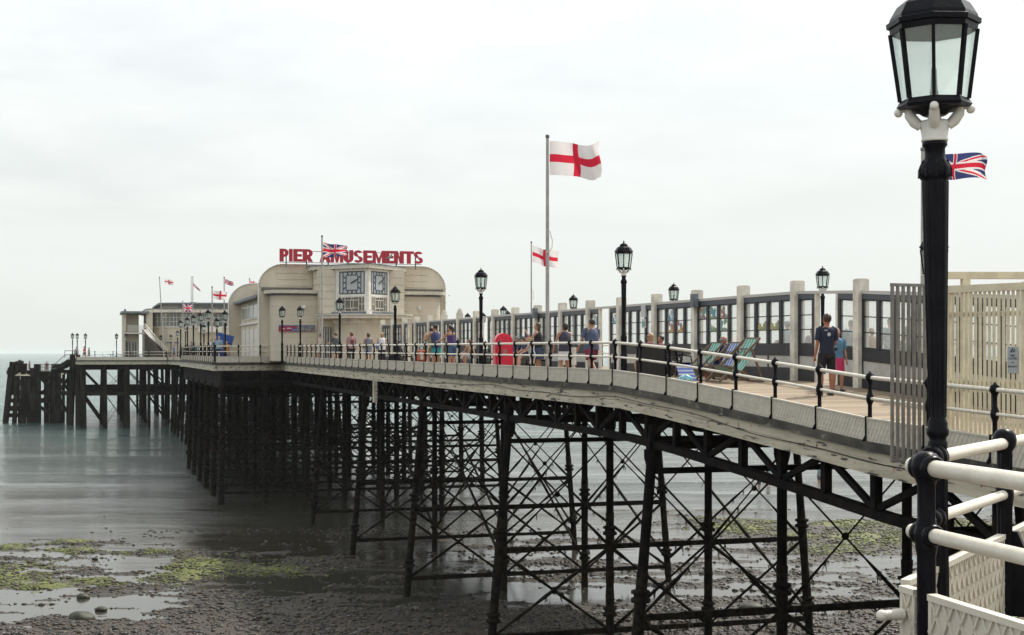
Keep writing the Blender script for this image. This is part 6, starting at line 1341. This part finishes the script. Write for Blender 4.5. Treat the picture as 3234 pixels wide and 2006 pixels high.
# white slatted bin box between the posts beside the woman in white
u_ = at(1791, 1.5)[0]; R = pthing('slatted_box', 'white slatted timber box standing behind the railing left of the man in red shorts', 'box', 1.5, u_, dk(u_))
m = MB(); m.box((-.24,-.18,.36), (.24,.18,.92)); obj('carcass', m, mat('box_inside', (.3,.28,.25), .7), R)
for k in range(4): m = MB(); m.box((-.25+.128*k,-.20,.36), (-.25+.128*k+.116,-.18,.93)); obj('slat', m, WHITE, R)
for s in (-.2, .2): m = MB(); m.box((s-.03,-.15,0), (s+.03,.15,.36)); obj('leg', m, WHITE, R)
# wind break boards and towels
u_ = at(2055, 1.35)[0]; R = pthing('wind_break', 'plain black wind break standing in front of the seated pair', 'wind break', 1.35, u_, dk(u_), rz=.0)
m = MB(); m.box((-.40,-.02,.08), (.42,.0,.92)); obj('cloth', m, C('black_canvas', (.022,.02,.02)), R); m = MB()
for s in (-.41, .43): m.box((s-.015,-.035,0), (s+.015,.015,.95))
m.box((-.40,-.03,.92), (.42,.01,.95)); obj('frame', m, BLACK, R)
m = MB(); m.box((.35,.0,.08), (.37,.9,.90)); obj('side_cloth', m, C('black_canvas', (.022,.02,.02)), R)
R = pthing('folded_chair', 'dark folded metal chair and table frame right of the black wind break', 'chair', 2.1, at(2125, 2.1)[0], dk(36), None); m = MB()
for k in range(4): m.bar((-.25,0,.55+k*.08), (.3,.05,.57+k*.08), .03, .02)
m.bar((-.25,0,.9), (-.2,.1,0), .03, .03); m.bar((.3,0,.9), (.25,.1,0), .03, .03); m.bar((-.25,.4,.0), (.3,.0,.6), .03, .03); obj('frame', m, BLACK, R)
def stripes(mb, a, b, c, d, n, c1=0, c2=1):            # quad a-b-c-d striped along a-b
    a, b, c, d = map(Vector, (a, b, c, d))
    for k in range(n):
        p, q, r, s = a.lerp(b, k/n), a.lerp(b, (k+1)/n), d.lerp(c, (k+1)/n), d.lerp(c, k/n); mb.add([p, q, r, s], [(0,1,2,3)], c1 if k % 2 else c2)
u_ = at(2170, 2.2)[0]; R = pthing('striped_windbreak', 'blue and white striped cloth wind break with horizontal bands', 'wind break', 2.2, u_, dk(u_)); m = MB(); stripes(m, (-.24,-.1,.03), (-.22,.25,.46), (.24,.25,.46), (.24,-.1,.03), 9); stripes(m, (-.24,-.088,.03), (-.22,.262,.46), (.24,.262,.46), (.24,-.088,.03), 9)
obj('cloth', m, [C('stripe_white', (.30,.33,.40)), C('stripe_blue', (.05,.10,.38))], R); m = MB(); m.tube([(-.22,.26,0), (-.22,.26,.5)], .012, 6); m.tube([(.24,.26,0), (.24,.26,.5)], .012, 6); obj('stake', m, mat('deckchair_wood', (.16,.11,.075), .6, var=.3), R)
m = MB(); m.ball((0,0,.11), (.19,.12,.13), 14, 9); m.v = [tuple(Vector(p)+.05*mnoise.noise_vector(Vector(p)*11)) for p in m.v]; u_ = at(2165, 1.6)[0]
tag(obj('plastic_bag', m, mat('turquoise_bag', (.04,.32,.40), .35, col2=(.5,.65,.68), vscale=9), loc=Wd(1.6, u_, dk(u_))), 'crumpled turquoise and white bag on the deck at the foot of the striped wind break', 'bag')
m = MB(); m.add([(0,0,0),(.09,0,0),(.09,.06,0),(0,.06,0),(.06,.03,.26)], [(0,1,4),(1,2,4),(2,3,4),(3,0,4),(0,3,2,1)]); u_ = at(2004, 1.2)[0]
tag(obj('beach_bag', m, C('lime', (.30,.45,.08)), loc=Wd(1.2, u_, dk(u_))), 'small lime green pointed cloth bag left of the black wind break', 'bag')
WD = mat('deckchair_wood', (.16,.11,.075), .6, var=.3)
def deckchair(label, x, v, c1, c2, rz, sc=1.0):
    u = at(x, v)[0]; R = pthing('deck_chair', label, 'deck chair', v, u, dk(u), 'striped deck chairs', rz=rz); w = .30
    def fr(nm, p, q):
        m = MB()
        for s in (-w, w): m.bar((s, p[0], p[1]), (s, q[0], q[1]), .035, .05)
        m.bar((-w, p[0], p[1]), (w, p[0], p[1]), .035, .035); m.bar((-w, q[0], q[1]), (w, q[0], q[1]), .035, .035); obj(nm, m, WD, R)
    fr('frame', (-.52, 1.06), (.62, .03)); fr('frame', (-.62, .03), (.45, .40)); fr('prop', (-.95+.35, .03), (-.28, .80))
    m = MB(); P_ = [(-.52,1.07), (-.36,.80), (-.18,.46), (.02,.26), (.22,.26), (.45,.41)]
    for a, b in zip(P_[:-1], P_[1:]): stripes(m, (-w+.03,a[0],a[1]), (w-.03,a[0],a[1]), (w-.03,b[0],b[1]), (-w+.03,b[0],b[1]), 9); stripes(m, (-w+.03,a[0],a[1]-.012), (w-.03,a[0],a[1]-.012), (w-.03,b[0],b[1]-.012), (-w+.03,b[0],b[1]-.012), 9)
    obj('canvas', m, [C(*c1), C(*c2)], R); R.scale = (sc, sc, sc); return R
gr = ('chair_green', (.03,.30,.23)); wh = ('chair_white', (.42,.52,.48)); bl = ('chair_blue', (.08,.13,.42)); wb = ('chair_bluewhite', (.45,.50,.62))
deckchair('left green and white striped deck chair, occupied by the bald man', 2218, 3.2, gr, wh, 1.72); deckchair('middle deck chair with blue and white stripes', 2276, 3.3, bl, wb, 1.72); deckchair('right green and white striped deck chair nearest the pillar', 2320, 3.2, gr, wh, 1.72, 1.12)
# dark blue booth by the pavilion side
u_ = at(710, -3.0)[0]; R = pthing('ticket_booth', 'dark blue booth with a tilted blue canopy beside the left end of the pavilion', 'kiosk', -3.0, u_, dk(u_))
m = MB(); m.box((-.35,-.3,0), (.35,.3,1.35)); obj('cabin', m, mat('booth_blue', (.02,.04,.28), .5), R); m = MB(); m.bar((-.65,0,1.75), (.62,0,1.42), .9, .08, up=(0,1,0)); obj('canopy', m, mat('booth_canopy', (.03,.10,.38), .45), R)
m = MB(); m.tube([(-.3,-.2,1.3), (-.3,-.2,1.68)], .02, 6); m.tube([(.3,-.2,1.3), (.3,-.2,1.5)], .02, 6); obj('support', m, GREYM, R)
